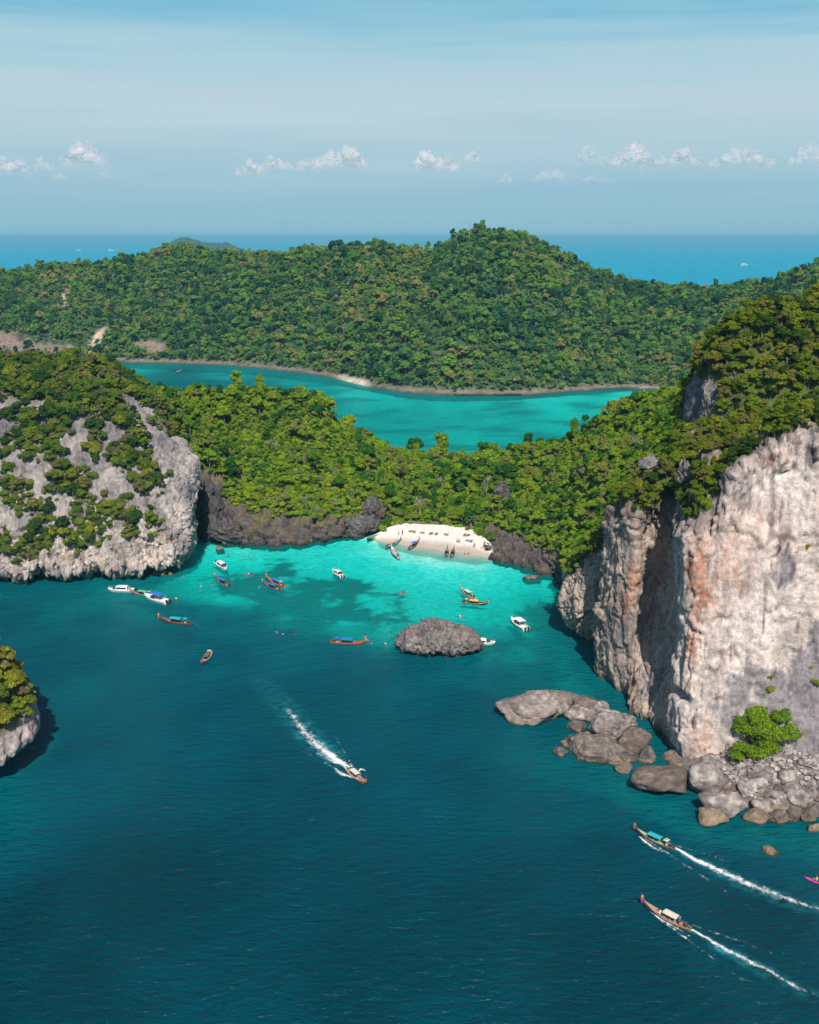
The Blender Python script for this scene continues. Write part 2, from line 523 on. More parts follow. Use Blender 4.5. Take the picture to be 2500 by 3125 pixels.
d += 1.7 * (bv - 0.5) - 0.6 * (1 - sstep(0, 0.12, be)) + 3.2 * (bv2 - 0.5) - 1.3 * (1 - sstep(0, 0.10, be2))
# outcrops that break through the trees
outc = sstep(0.42, 0.6, fbm(P / np.array((11.0, 11.0, 8.0)), 3, 91)) * (RR > 3.2) * (RR < 7.2) * (SS > 15)
P += N * (d * rough + outc * 2.2 * (0.6 + ridged(P / 2.0, 2, 14)))[:, None]
P[:, 2] += (1 - rock) * (1 - beachy) * (1.6 * fbm(P / 16.0, 3, 8))
strip = 0.5 + 0.5 * ridged(np.stack([P[:, 0] / 10, P[:, 1] / 10, (P[:, 2] + 0.25 * P[:, 0]) / 0.9], 1), 2, 60)
rc = mixc((0.032, 0.028, 0.030), (0.15, 0.125, 0.115), np.clip(strip * 0.75 + 0.35 * fbm(P / 3.0, 3, 61) - 0.12, 0, 1))
rc = mixc((1, 1, 1), (1.15, 1.0, 0.8), sstep(0.1, 0.5, fbm(P / 7, 2, 62))) * rc
rc = mixc((0.35, 0.33, 0.32), (1, 1, 1), sstep(0.2, 1.6, P[:, 2])) * rc
grassy = sstep(0.15, 0.45, fbm(P / 5, 3, 63) + (N[:, 2] - 0.55)) * (P[:, 2] > 4)
rc = rc * (1 - 0.7 * grassy)[:, None] + 0.7 * grassy[:, None] * np.array((0.13, 0.12, 0.04))
colr = mixc(GREEN, (1, 1, 1), np.clip(rock + outc, 0, 1) * 0) * (1 - np.clip(rock + outc, 0, 1))[:, None] + rc * np.clip(rock + outc, 0, 1)[:, None]
colr = colr * (1 - beachy * (RR < 4.4))[:, None] + (beachy * (RR < 4.4))[:, None] * np.array((0.16, 0.14, 0.08))
G = P.reshape(G.shape)
finish('isthmus', G, colr, M_ROCK)
veg = sstep(2.75, 3.15, RR + 0.35 * fbm(P / 4, 2, 71)) * (1 - outc * 0.9) * (RR < 8.3)
TERRAIN.append(('isthmus', G, grid_normals(G), veg.reshape(G.shape[:2])))

# ------------------------------------------------------------------ left karst headland
def prof(u, ys, zs, us_=None):
    return [UZ((us_[k] if us_ is not None else u), y, z) for k, (y, z) in enumerate(zip(ys, zs))]
Zk = np.array([-5, 1.2, 4.2, 11, 22, 33, 43, 49, 53, 57, 47, 20])
KST = [
    (-420, [322, 321, 316, 316, 319, 323, 330, 338, 348, 362, 400, 430], 1.0),
    (-200, [312, 311, 306.5, 306, 309, 313, 319, 327, 338, 354, 395, 425], 1.03),
    (-60, [307, 306, 302, 301.5, 305, 309, 315, 323, 335, 352, 392, 420], 1.04),
    (60, [303, 302, 297.5, 299, 302, 306, 312, 320, 332, 350, 390, 415], 1.0),
    (180, [306, 305, 300.5, 300.5, 303, 307, 313, 321, 333, 350, 388, 410], 1.0),
    (300, [307, 306, 302, 302, 304, 308, 314, 322, 333, 348, 384, 405], 0.965),
    (400, [307.5, 306.5, 302.5, 302.5, 304.5, 308, 314, 322, 332, 345, 375, 395], 0.90),
    (480, [309, 308, 304, 304, 305, 308, 314, 322, 331, 342, 366, 385], 0.79),
]
C = []
for u, ys, zf in KST:
    ys = [ys[0] - 4.0, ys[1] - 4.2, ys[2] - 9.0, ys[3] - 7.5, ys[4] - 5.0, ys[5] - 2.5] + ys[6:]
    C.append([UZ(u, y, z * (zf if z > 5 else 1)) for y, z in zip(ys, Zk)])
def kcol(pts):
    C.append([np.array(p, float) for p in pts])
def kpx(us_, ys, zs):
    kcol([UZ(u, y, z) for u, y, z in zip(us_, ys, zs)])
zf = np.array([-5, 1.4, 4.2, 10, 18, 25.5, 31, 34, 36.5, 38.5, 39, 30])
kpx([538, 538, 549, 553, 554, 554, 550, 538, 520, 500, 480, 470], [308, 307, 300, 300.5, 303, 307, 313, 320, 328, 338, 352, 366], zf)
kpx([552, 552, 574, 580, 586, 594, 596, 578, 550, 520, 495, 480], [314, 314, 308, 311, 312, 313, 316, 322, 330, 340, 354, 368], zf * 0.985)
kpx([556, 556, 570, 576, 584, 594, 598, 582, 556, 525, 498, 485], [323, 323, 322, 321, 321, 321, 322, 326, 333, 343, 356, 369], zf * 0.985)
kpx([540, 540, 548, 553, 560, 570, 574, 562, 545, 520, 498, 485], [334, 334, 333, 332, 331, 330, 330, 333, 338, 346, 358, 370], zf * 0.98)
kpx([505, 505, 508, 512, 515, 520, 522, 516, 510, 500, 490, 482], [348, 348, 346, 344, 342, 340, 338, 339, 343, 350, 360, 371], zf * 0.98)
G, ts, tr = loft(C, 0.34, [1.2, 0.5, 0.3, 0.3, 0.34, 0.36, 0.45, 0.7, 1.0, 2.2, 6])
P = G.reshape(-1, 3).copy()
RR = np.broadcast_to(tr, G.shape[:2]).ravel(); SS = np.broadcast_to(ts[:, None], G.shape[:2]).ravel()
N = grid_normals(G).reshape(-1, 3)
pu0, pv0, _ = proj(P)
rock = 1 - sstep(6.6, 8.0, RR - 1.5 * sstep(250, 420, pu0) * (pv0 > 1175))
d = rock_shape(P, 1.3, 0.9, 0.2, 0.4, 23)
bv, be = blocks(warp3(P, 4.0, 1.0, 311) / np.array((2.6, 2.6, 5.0)), 312)
bv2, be2 = blocks(warp3(P, 6.0, 2.0, 314) / np.array((7.0, 7.0, 12.0)), 315)
d += 0.7 * (bv - 0.5) - 0.3 * (1 - sstep(0, 0.13, be)) + 1.6 * (bv2 - 0.5) - 0.7 * (1 - sstep(0, 0.08, be2)) - 0.6 * cracks(P, (4.0, 4.0, 14.0), 391, 0.06)
low = (1 - sstep(3.0, 4.2, RR + 0.8 * fbm(P / 9, 2, 27))) * sstep(0.8, 1.8, RR)
# hanging curtains and drips above the undercut
drip = ridged((P + 0.8 * np.stack([fbm(P / 3, 2, 28)] * 3, 1)) / np.array((1.9, 1.9, 9.0)), 3, 29)
dv, de = blocks(warp3(P, 2.0, 0.5, 317) / np.array((1.25, 1.25, 6.5)), 318)
d += low * (0.6 * drip + 1.7 * (dv - 0.55) - 0.5 * (1 - sstep(0, 0.14, de)))
lip = (RR > 1.6) & (RR < 2.6)
P += N * (d * (0.25 + 0.75 * rock) * sstep(0.5, 1.6, RR))[:, None]
P[:, 2] += lip * (1.5 * fbm(P / np.array((7, 7, 50.0)), 3, 33) - 0.9 * (dv - 0.4) - 0.2 * drip)
P[:, 2] += (1 - rock) * 1.5 * fbm(P / 12, 3, 34)
st = fbm(P / np.array((1.3, 1.3, 14.0)), 4, 36)
rc = mixc((0.16, 0.147, 0.155), (0.53, 0.465, 0.42), np.clip(0.55 + 0.5 * fbm(P / 9.0, 3, 35) + 0.35 * st - 0.012 * (P[:, 2] - 12), 0, 1))
rc = mixc((1, 1, 1), (0.40, 0.40, 0.44), sstep(0.15, 0.7, st + 0.3 * fbm(P / 5, 2, 38))) * rc
rc = mixc((1, 1, 1), (1.10, 0.95, 0.80), low * sstep(-0.1, 0.5, fbm(P / 4, 3, 37)) * 0.8) * rc
rc = mixc((0.16, 0.16, 0.17), (1, 1, 1), sstep(1.2, 1.9, RR)) * rc  # tidal dark base, plus shade of the undercut painted into the rock colour
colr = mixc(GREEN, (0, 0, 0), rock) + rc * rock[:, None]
G = P.reshape(G.shape)
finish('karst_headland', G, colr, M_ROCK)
pu, pv, _ = proj(P)
vn = 1.15 * fbm(P / np.array((8.0, 8.0, 12.0)), 4, 44, 0.55) + 0.3 * fbm(P / 20.0, 2, 45)
diag = sstep(0.03, 0.17, vn + 0.42 * (1 - sstep(400, 560, pu)) - 0.18 - 0.25 * np.exp(-((pu - 215) / 45.0) ** 2) * (pv < 1450))
face_veg = diag * sstep(3.0, 3.5, RR + 0.75 * (1 - pu / 400.0) + 0.5 * fbm(P / 8, 2, 46)) * (1 - 0.93 * sstep(430, 530, pu + 40 * fbm(P / 8, 2, 48)))
veg = np.maximum(sstep(6.9, 7.6, RR + 0.5 * fbm(P / 6, 2, 47) - 1.1 * sstep(250, 420, pu) * (pv > 1180)) * (RR < 10.3), 0.9 * face_veg * (RR < 7.6))
TERRAIN.append(('karst', G, grid_normals(G), veg.reshape(G.shape[:2])))

# ------------------------------------------------------------------ big right cliff
CLF = [  # base(x,y), bulge(dx,dy) at mid height, rim(x,y,z), three inland points
    ((47, 290), (-0.5, 0), (48, 290, 8), (58, 300, 30), (75, 325, 44), (95, 345, 46)),
    ((46, 268), (-0.5, 0), (46, 268, 10), (57, 275, 24), (72, 292, 41), (95, 330, 50)),
    ((46, 256), (-2.5, 0), (44, 256, 14), (55, 262, 27), (70, 277, 44), (95, 315, 52)),
    ((46, 247), (-5.0, 0), (42.5, 247.5, 18), (54, 252, 33), (68, 262, 48), (92, 300, 54)),
    ((47, 240), (-2.2, -0.6), (46.5, 241, 26), (55, 244, 38), (66, 252, 50), (90, 285, 56)),
    ((49, 235.5), (2.2, 0), (52, 236.5, 31), (57, 239, 41), (66, 245, 51), (90, 278, 56)),
    ((53, 232.5), (5.0, 0), (58, 233.5, 36), (60, 236, 43), (67, 241, 52), (90, 272, 57)),
    ((47, 229), (1.5, 0), (50.5, 229.5, 36), (57, 232, 45), (66, 237, 53), (90, 267, 57)),
    ((43.5, 225), (-0.6, 0), (45.5, 226, 36.5), (54, 228, 46), (65, 233, 53), (90, 263, 57)),
    ((45.5, 220), (-0.5, -0.5), (46.2, 220.5, 39), (54, 223, 48), (65, 229, 54), (90, 258, 58)),
    ((47.2, 214.5), (0.1, -0.5), (47.6, 215.5, 41.5), (55, 218, 50), (66, 225, 55), (90, 254, 58)),
    ((49.4, 211.5), (0.3, 0), (49.0, 212.5, 42), (57, 216, 50), (67, 222, 55.5), (90, 251, 58)),
    ((48.6, 208.5), (0.8, 2), (51.5, 219, 39), (59, 218.5, 50), (68, 221, 56), (90, 249, 58)),
    ((49.8, 203), (1.6, 3), (55, 222, 41), (61, 218.5, 51), (69, 219, 56), (91, 246, 58.5)),
    ((51.2, 198), (2.2, 2.5), (58.6, 213, 44), (62, 213, 52), (70, 216, 57), (91, 243, 59)),
    ((52.2, 193.5), (1.6, 1.0), (56.6, 204, 45), (61, 208, 53), (69, 213, 57.5), (92, 240, 59)),
    ((52.4, 189.5), (0.2, 0), (54.9, 198, 45), (59, 203, 53.5), (68, 210, 58), (92, 236, 60)),
    ((52.4, 186), (0.0, 0), (54.4, 193, 43), (58.5, 199, 53.5), (68, 208, 58.5), (94, 233, 60)),
    ((53.0, 182.5), (-0.1, -0.3), (55.2, 189, 45), (60, 196, 54), (70, 206, 59), (96, 231, 60)),
    ((56.3, 180), (0, -0.4), (58.4, 187.5, 50.5), (63, 195, 58), (72, 205, 61), (97, 230, 61)),
    ((61, 178.5), (0, -0.4), (62, 187, 57.5), (67, 194, 61), (74, 204, 62), (98, 230, 61.5)),
    ((68, 176.5), (0, -0.4), (68.0, 186.5, 62.5), (72, 193.5, 64), (78, 204, 63), (100, 230, 62)),
    ((76, 174), (0, -0.4), (76.0, 184.5, 64), (80, 192, 64.5), (85, 203, 63), (105, 230, 62)),
    ((88, 171), (0, -0.4), (88, 181.5, 60), (92, 189, 61), (96, 201, 61.5), (115, 230, 62)),
    ((110, 166), (0, 0), (110, 176, 58), (114, 185, 59), (118, 197, 61), (130, 225, 62)),
    ((140, 160), (0, 0), (140, 171, 56), (144, 180, 58), (148, 193, 60), (155, 222, 62)),
]
C = []
for (bx, by), (dx, dy), rim, i1, i2, i3 in CLF:
    rim, i1, i2, i3 = (np.array(q, float) for q in (rim, i1, i2, i3))
    b = np.array((bx, by, 0.0))
    def q(f, k):
        p = lerp(b, rim, f); p[0] += dx * k; p[1] += dy * k
        return p
    und = -0.6 if by > 200 else 0.0
    C.append([b + np.array((1.2, 0.6, -5)), b + np.array((0.8, 0.4, 0.6)), q(0.14, 0.45 + und * .3), q(0.33, 0.95), q(0.55, 1.0), q(0.78, 0.6), rim,
              lerp(rim, i1, 0.45) + np.array((0, 0, 0.8)), i1, i2, i3, i3 + np.array((25, 25, -8.0))])
G, ts, tr = loft(C, 0.30, [1.2, 0.4, 0.30, 0.30, 0.30, 0.30, 0.5, 0.8, 1.2, 2.2, 6])
P = G.reshape(-1, 3).copy()
RR = np.broadcast_to(tr, G.shape[:2]).ravel(); SS = np.broadcast_to(ts[:, None], G.shape[:2]).ravel()
N = grid_normals(G).reshape(-1, 3)
rock = 1 - sstep(6.0, 7.4, RR)
smoothface = sstep(18.3, 19.6, SS) * (RR < 5.6)
d = rock_shape(P, 0.9, 0.7, 0.35, 0.35, 53)
bv, be = blocks(warp3(P, 4.0, 1.0, 321) / np.array((1.9, 1.9, 19.0)), 322)
bv2, be2 = blocks(warp3(P, 7.0, 2.5, 324) / np.array((6.0, 6.0, 14.0)), 325)
d += 0.9 * (bv - 0.5) - 0.22 * (1 - sstep(0, 0.10, be)) + 1.9 * (bv2 - 0.5) - 0.7 * (1 - sstep(0, 0.08, be2)) - 0.7 * cracks(P, (4.0, 4.0, 12.0), 381, 0.06) - 0.4 * cracks(P, (6.0, 6.0, 3.0), 386, 0.06)
d2 = rock_shape(P, 0.8, 0.35, 0.12, 0.2, 57)
wv, we = blocks(warp3(P, 8.0, 3.5, 327) / np.array((9.0, 9.0, 11.0)), 328)
wv2, we2 = blocks(warp3(P, 3.0, 1.3, 330) / np.array((2.6, 2.6, 2.0)), 331)
broken = sstep(0.25, 0.6, 0.6 * fbm(P / 9.0, 3, 333) + 0.75 * sstep(46, 60, P[:, 2])) * 0.8
ck = cracks(P, (7.0, 7.0, 11.0), 361, 0.035) * sstep(-0.05, 0.25, fbm(P / 14, 2, 364)) + 0.8 * cracks(P, (9.0, 9.0, 3.5), 366, 0.04) * sstep(0.0, 0.3, fbm(P / 11, 2, 369))
led = np.clip(ridged(warp3(P, 5.0, 1.5, 371) / np.array((7.0, 7.0, 1.6)), 2, 374), 0, 2) * sstep(0.0, 0.35, fbm(P / 10, 3, 376))
d2 += -0.55 * np.clip(ck, 0, 1) + 0.45 * led + 0.9 * (wv - 0.5) - 0.25 * (1 - sstep(0, 0.05, we)) + broken * (0.6 * (wv2 - 0.5) - 0.2 * (1 - sstep(0, 0.12, we2)))
d = d * (1 - 0.35 * sstep(14.5, 16.0, SS)) * (1 - 0.55 * np.exp(-((SS - 10.6) / 1.3) ** 2))
d = d * (1 - smoothface) + d2 * smoothface
crest_rim = sstep(5.2, 6.0, RR) * (1 - sstep(6.6, 7.4, RR))
cv, ce = blocks(warp3(P, 3.0, 1.0, 335) / np.array((2.6, 2.6, 3.2)), 336)
d += crest_rim * (0.7 * ridged(P / np.array((3.0, 3.0, 4.0)), 3, 58) + 2.2 * (cv - 0.5) - 0.6 * (1 - sstep(0, 0.12, ce)))
hollow = np.exp(-(((P[:, 0] - 53) / 1.5) ** 2 + ((P[:, 2] - 13) / 0.9) ** 2)) * (P[:, 1] < 190)
d -= 2.5 * hollow
P += N * (d * (0.3 + 0.7 * rock))[:, None]
P[:, 2] += (1 - rock) * 1.3 * fbm(P / 10, 3, 59)
outc = sstep(0.30, 0.5, fbm(P / np.array((9.0, 9.0, 7.0)), 3, 95)) * (RR > 6.8) * (RR < 9.4)
P += N * (outc * 1.6 * (0.7 + ridged(P / 2.2, 2, 15)))[:, None]
st = fbm(P / np.array((1.2, 1.2, 16.0)), 4, 65)
blotch = fbm(P / np.array((9.0, 9.0, 11.0)), 4, 66)
white = np.array((0.64, 0.545, 0.495)); pink = np.array((0.56, 0.43, 0.38)); grey = np.array((0.20, 0.18, 0.20)); tan = np.array((0.42, 0.335, 0.275))
mainf = sstep(15.5, 18.0, SS)
rc = mixc(tan * 0.95, white, mainf * np.clip(0.8 + 0.5 * blotch, 0, 1))
rc = mixc((0, 0, 0), grey * 0 + 1, np.ones(len(P))) * rc
pu, pv, _ = proj(P)
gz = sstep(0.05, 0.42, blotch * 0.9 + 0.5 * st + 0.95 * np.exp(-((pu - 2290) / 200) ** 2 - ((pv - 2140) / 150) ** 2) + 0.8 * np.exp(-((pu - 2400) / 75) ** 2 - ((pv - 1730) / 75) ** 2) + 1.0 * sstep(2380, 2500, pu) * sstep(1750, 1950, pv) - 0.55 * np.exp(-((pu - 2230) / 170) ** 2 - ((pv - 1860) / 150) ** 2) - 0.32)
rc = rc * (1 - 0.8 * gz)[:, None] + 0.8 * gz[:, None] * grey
gl = sstep(0.0, 0.6, 0.55 * st + blotch) * (1 - mainf)
rc = rc * (1 - 0.6 * gl)[:, None] + 0.6 * gl[:, None] * np.array((0.20, 0.185, 0.185))
def ob(cu, cv, ru, rv):
    return np.exp(-((pu - cu) / ru) ** 2 - ((pv - cv) / rv) ** 2)
org = ob(2125, 1760, 32, 120) * 1.25 + ob(2150, 1850, 26, 60) + ob(2110, 1960, 22, 60) * 0.9 + ob(2230, 1760, 60, 70) * 0.55 + ob(2370, 1400, 50, 24) * 0.7 + ob(1930, 1770, 16, 60) * 1.1 + ob(1905, 1850, 20, 40) * 0.9 + ob(2280, 1630, 120, 80) * 0.4 + ob(2140, 2260, 45, 60) * 0.5 + ob(1930, 2080, 12, 60) * 0.8
org = np.clip(org * (0.7 + 1.1 * st + 0.6 * fbm(P / 1.6, 3, 67)), 0, 1) * 0.85
rc = rc * (1 - org)[:, None] + org[:, None] * np.array((0.48, 0.185, 0.095))
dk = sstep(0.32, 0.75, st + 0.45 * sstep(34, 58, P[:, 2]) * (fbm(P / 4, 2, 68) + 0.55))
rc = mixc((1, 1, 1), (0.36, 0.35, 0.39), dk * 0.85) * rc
rc = mixc((1, 1, 1), (0.55, 0.53, 0.55), sstep(5.5, 6.3, RR)) * rc
rc = rc * (1 - 0.5 * np.clip(ck, 0, 1) * mainf)[:, None]
rc = mixc((0.4, 0.36, 0.32), (1, 1, 1), sstep(0.4, 2.2, P[:, 2])) * rc
rk = np.clip(rock + outc, 0, 1)
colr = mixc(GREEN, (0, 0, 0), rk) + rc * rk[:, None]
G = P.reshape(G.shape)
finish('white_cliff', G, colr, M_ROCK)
veg = sstep(6.1, 6.7, RR + 0.5 * fbm(P / 4, 2, 72)) * (1 - 0.85 * outc) * (RR < 10.4)
veg = np.maximum(veg, sstep(5.2, 6.0, RR) * (SS < 4.5) * 1.0)
TERRAIN.append(('cliff', G, grid_normals(G), veg.reshape(G.shape[:2])))

# ------------------------------------------------------------------ wooded peak behind the cliff
C = []
PK = [  # plan points from back left round the front to the right: foot(x,y), shoulder dx,dy inwards
    ((82, 300), (90, 290), (100, 280)), ((75, 280), (82, 274), (96, 268)), ((70.5, 262), (75, 258), (90, 256)), ((69.5, 250), (73, 249), (84, 250)), ((70, 243), (73, 244), (82, 247)),
    ((72, 237), (75, 240), (84, 246)), ((78, 231), (80, 237), (88, 246)), ((86, 226), (88, 234), (95, 246)), ((98, 222), (100, 231), (105, 246)), ((114, 219), (116, 229), (118, 246)), ((140, 215), (141, 226), (142, 246)), ((170, 212), (170, 224), (170, 246))]
TOPZ = [76, 79, 80.0, 80.0, 80.5, 81, 82, 83, 84.5, 86.5, 89, 92]
for (ft, sh, tp), tz in zip(PK, TOPZ):
    ft, sh, tp = (np.array((*q_, 0.0)) for q_ in (ft, sh, tp))
    row = []
    for p0, z in ((ft, 44), (lerp(ft, sh, .1), 52), (lerp(ft, sh, .3), 58), (lerp(ft, sh, .62), 64), (sh, 70), (lerp(sh, tp, .45), 76.5), (tp, tz)):
        row.append(np.array((p0[0], p0[1], z)))
    row.append(np.array((tp[0] + 15, tp[1] + 25, tz - 8)))
    row.append(np.array((tp[0] + 25, tp[1] + 70, 45.0)))
    C.append(row)
G, ts, tr = loft(C, 0.6, [0.7, 0.6, 0.6, 0.6, 0.6, 0.8, 1.6, 5])
P = G.reshape(-1, 3).copy()
RR = np.broadcast_to(tr, G.shape[:2]).ravel(); SS = np.broadcast_to(ts[:, None], G.shape[:2]).ravel()
N = grid_normals(G).reshape(-1, 3)
edge = 1 - sstep(4.6, 5.6, SS)
d = rock_shape(P, 1.0, 1.0, 0.3, 0.4, 73)
bv, be = blocks(warp3(P, 3.0, 0.8, 341) / np.array((1.9, 1.9, 3.0)), 342)
d += 1.2 * (bv - 0.5) - 0.5 * (1 - sstep(0, 0.12, be))
P += N * (d * (0.45 + 0.55 * edge))[:, None]
rc = mixc((0.10, 0.093, 0.10), (0.30, 0.27, 0.27), np.clip(0.5 + 0.6 * fbm(P / 3, 4, 75) + 0.4 * fbm(P / np.array((1.2, 1.2, 6)), 3, 76), 0, 1))
rk = np.clip(edge * (RR < 3.4) * sstep(1.2, 2.2, SS) + sstep(0.42, 0.6, fbm(P / 6, 3, 77)) * (RR < 6.2), 0, 1)
colr = mixc(GREEN, (0, 0, 0), rk) + rc * rk[:, None]
G = P.reshape(G.shape)
finish('wooded_peak', G, colr, M_ROCK)
veg = (1 - rk * 0.93) * (RR < 7.6)
TERRAIN.append(('peak', G, grid_normals(G), veg.reshape(G.shape[:2])))

# ------------------------------------------------------------------ small headland at the lower left
HL = [  # (u of lip, y) stations from left/front round to the right/back
    (-420, 172, 0.9), (-260, 170, 0.95), (-120, 170, 1.0), (-20, 172.5, 1.0), (45, 176, 1.05), (98, 181, 1.12), (112, 187, 1.1), (104, 195, 1.05), (70, 204, 1.0), (10, 212, 1.0), (-120, 220, 1.0)]
C = []
cx, cyy = UZ(-330, 196, 5)[:2]
for u, y, zf in HL:
    lip_z = 5.6 * zf if u > -60 else 4.2
    lip = UZ(u, y, lip_z)
    inw = np.array((cx - lip[0], cyy - lip[1], 0.0)); inw /= np.linalg.norm(inw)
    foot = lip + inw * (7.0 if u > -60 else 5.0)
    def h(k, z):
        p = lip + inw * k; p[2] = z
        return p
    C.append([h(7.4, -5), h(6.8, 0.4), h(5.2, 2.2), h(1.2, lip_z - 1.2), h(0, lip_z), h(0.7, lip_z + 2.0), h(2.6, lip_z + 4.4), h(6.5, 16.5), h(13, 21.5), h(24, 22)])
G, ts, tr = loft(C, 0.4, [1.0, 0.5, 0.4, 0.3, 0.35, 0.4, 0.8, 1.2, 2])
P = G.reshape(-1, 3).copy()
RR = np.broadcast_to(tr, G.shape[:2]).ravel()
N = grid_normals(G).reshape(-1, 3)
rock = 1 - sstep(5.2, 6.2, RR)
bv, be = blocks(warp3(P, 3.0, 0.8, 351) / np.array((1.6, 1.6, 2.2)), 352)
P += N * ((rock_shape(P, 0.5, 0.5, 0.15, 0.3, 83) + 0.8 * (bv - 0.5) - 0.35 * (1 - sstep(0, 0.12, be))) * (0.3 + 0.7 * rock))[:, None]
rc = mixc((0.26, 0.22, 0.22), (0.52, 0.43, 0.38), np.clip(0.55 + 0.7 * fbm(P / 3, 4, 85) + 0.3 * fbm(P / np.array((1, 1, 5.0)), 3, 86), 0, 1))
rc = mixc((0.22, 0.24, 0.26), (1, 1, 1), sstep(1.8, 3.2, RR)) * rc  # shade beneath the overhanging lip put into the rock colour
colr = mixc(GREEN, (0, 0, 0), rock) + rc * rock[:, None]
G = P.reshape(G.shape)
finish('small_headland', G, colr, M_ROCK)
veg = sstep(5.1, 5.8, RR)
TERRAIN.append(('near', G, grid_normals(G), veg.reshape(G.shape[:2])))

# ------------------------------------------------------------------ water depth, seabed, sea surface, beach
DEP = [  # (u, v) on the water surface -> depth in metres, reef cover
    (1130, 1628, 0.2, 0), (1180, 1650, 0.05, 0), (1270, 1668, 0.0, 0), (1360, 1680, 0.0, 0), (1440, 1692, 0.0, 0), (1490, 1700, 0.1, 0),
    (1150, 1668, 0.7, 0), (1250, 1690, 0.5, 0), (1350, 1706, 0.45, 0), (1450, 1716, 0.5, 0), (1530, 1722, 1.0, 0), (1080, 1660, 1.1, 0.1),
    (1000, 1670, 1.3, 0.1), (900, 1680, 1.3, 0.0), (800, 1690, 1.2, 0.1), (740, 1672, 0.9, 0), (660, 1655, 0.8, 0), (620, 1650, 1.4, 0), (690, 1690, 1.3, 0), (640, 1715, 1.6, 0.1),
    (1100, 1720, 1.4, 0), (1250, 1750, 1.3, 0), (1400, 1760, 1.3, 0), (1550, 1770, 1.4, 0), (1660, 1780, 1.6, 0.1), (1620, 1745, 1.4, 0), (1720, 1800, 2.2, 0.5),
    (850, 1740, 1.8, 0.75), (760, 1755, 2.2, 0.8), (950, 1720, 1.5, 0.25), (700, 1760, 2.4, 0.7), (640, 1770, 2.6, 0.15), (600, 1800, 4.0, 0.4), (700, 1810, 2.3, 0.15), (560, 1745, 2.2, 0.1), (520, 1790, 5.0, 0.4), (440, 1775, 5.5, .3), (330, 1790, 5.5, .2),
    (820, 1820, 3.0, 0.8), (950, 1800, 2.3, 0.75), (1050, 1790, 2.1, 0.6), (1150, 1800, 1.9, 0.4), (1050, 1850, 2.6, 0.7), (900, 1870, 4.0, 0.7), (780, 1890, 6.5, .6), (1180, 1860, 2.1, 0.45), (1080, 1890, 2.6, 0.2), (1300, 1830, 1.7, 0.15), (1450, 1850, 1.8, 0.1), (1550, 1830, 2.0, 0.15), (1650, 1840, 3.2, 0.8), (1720, 1880, 4.5, 0.8),
    (1200, 1905, 2.6, 0.3), (1350, 1880, 2.2, 0.35), (1500, 1890, 2.8, 0.3), (1080, 1930, 5, .4), (960, 1930, 6.5, .6), (1250, 1940, 5, .4), (1450, 1930, 4.2, .4), (1600, 1930, 4.2, .5), (1700, 1960, 5.5, .7), (1560, 1980, 5.5, .4), (1650, 2030, 6.5, .5), (1760, 2080, 6, .6),
    (850, 1960, 9, .5), (1050, 2000, 10, .5), (1250, 2040, 11, .5), (1450, 2060, 9, .5), (1600, 2100, 9, .5), (700, 1900, 9, .5), (600, 1870, 8, .5), (450, 1860, 7, .4), (300, 1830, 7, .4), (150, 1800, 8, .4), (0, 1800, 8, .4), (300, 1900, 11, .5), (0, 1880, 12, .5), (500, 1950, 12, .5), (700, 2000, 12, .5),
    (200, 2000, 13, .5), (1000, 2100, 14, .5), (1400, 2150, 14, .5), (600, 2150, 15, .5), (200, 2300, 16, .5), (900, 2400, 19, .5), (1400, 2400, 17, .5), (500, 2700, 24, .5), (1200, 2800, 25, .5), (0, 3000, 26, .5), (1900, 3000, 26, .5), (2500, 3000, 24, .5), (1700, 2700, 22, .5),
    (1650, 2250, 11, .5), (1750, 2330, 8, .5), (1850, 2360, 7, .5), (1950, 2420, 6.5, .5), (2050, 2470, 6.5, .5), (2150, 2520, 7, .5), (2300, 2550, 6.5, .5), (2450, 2560, 6.5, .5), (1800, 2480, 14, .5), (2000, 2560, 15, .5), (2200, 2640, 16, .5), (2450, 2660, 14, .5), (2450, 2610, 8.5, .5), (2150, 2730, 22, .5), (1850, 2600, 21, .5), (1950, 2340, 6, .5), (2400, 2800, 26, .5), (1750, 2900, 28, .5),
    (0, 2350, 6, .5), (110, 2300, 8, .5), (-200, 2500, 10, .5),
]
_dp = np.array([[*PZ(u, v)[:2], d, r] for u, v, d, r in DEP])
FARBAY = [(430, 1120, 3.5), (700, 1140, 4), (900, 1170, 4.0), (1080, 1200, 2.2), (1250, 1220, 2.6), (1500, 1222, 2.2), (1700, 1215, 1.6), (1950, 1200, 1.2), (500, 1150, 7), (800, 1190, 6.5), (1000, 1230, 4.2), (1250, 1260, 3.6), (1500, 1260, 3.0), (1800, 1240, 2.2), (1200, 1330, 3.4), (1500, 1330, 3.2), (1000, 1280, 4), (1350, 1370, 2.6), (600, 1180, 8)]
_fb = np.array([[*PZ(u, v)[:2], d, 0.15] for u, v, d in FARBAY])
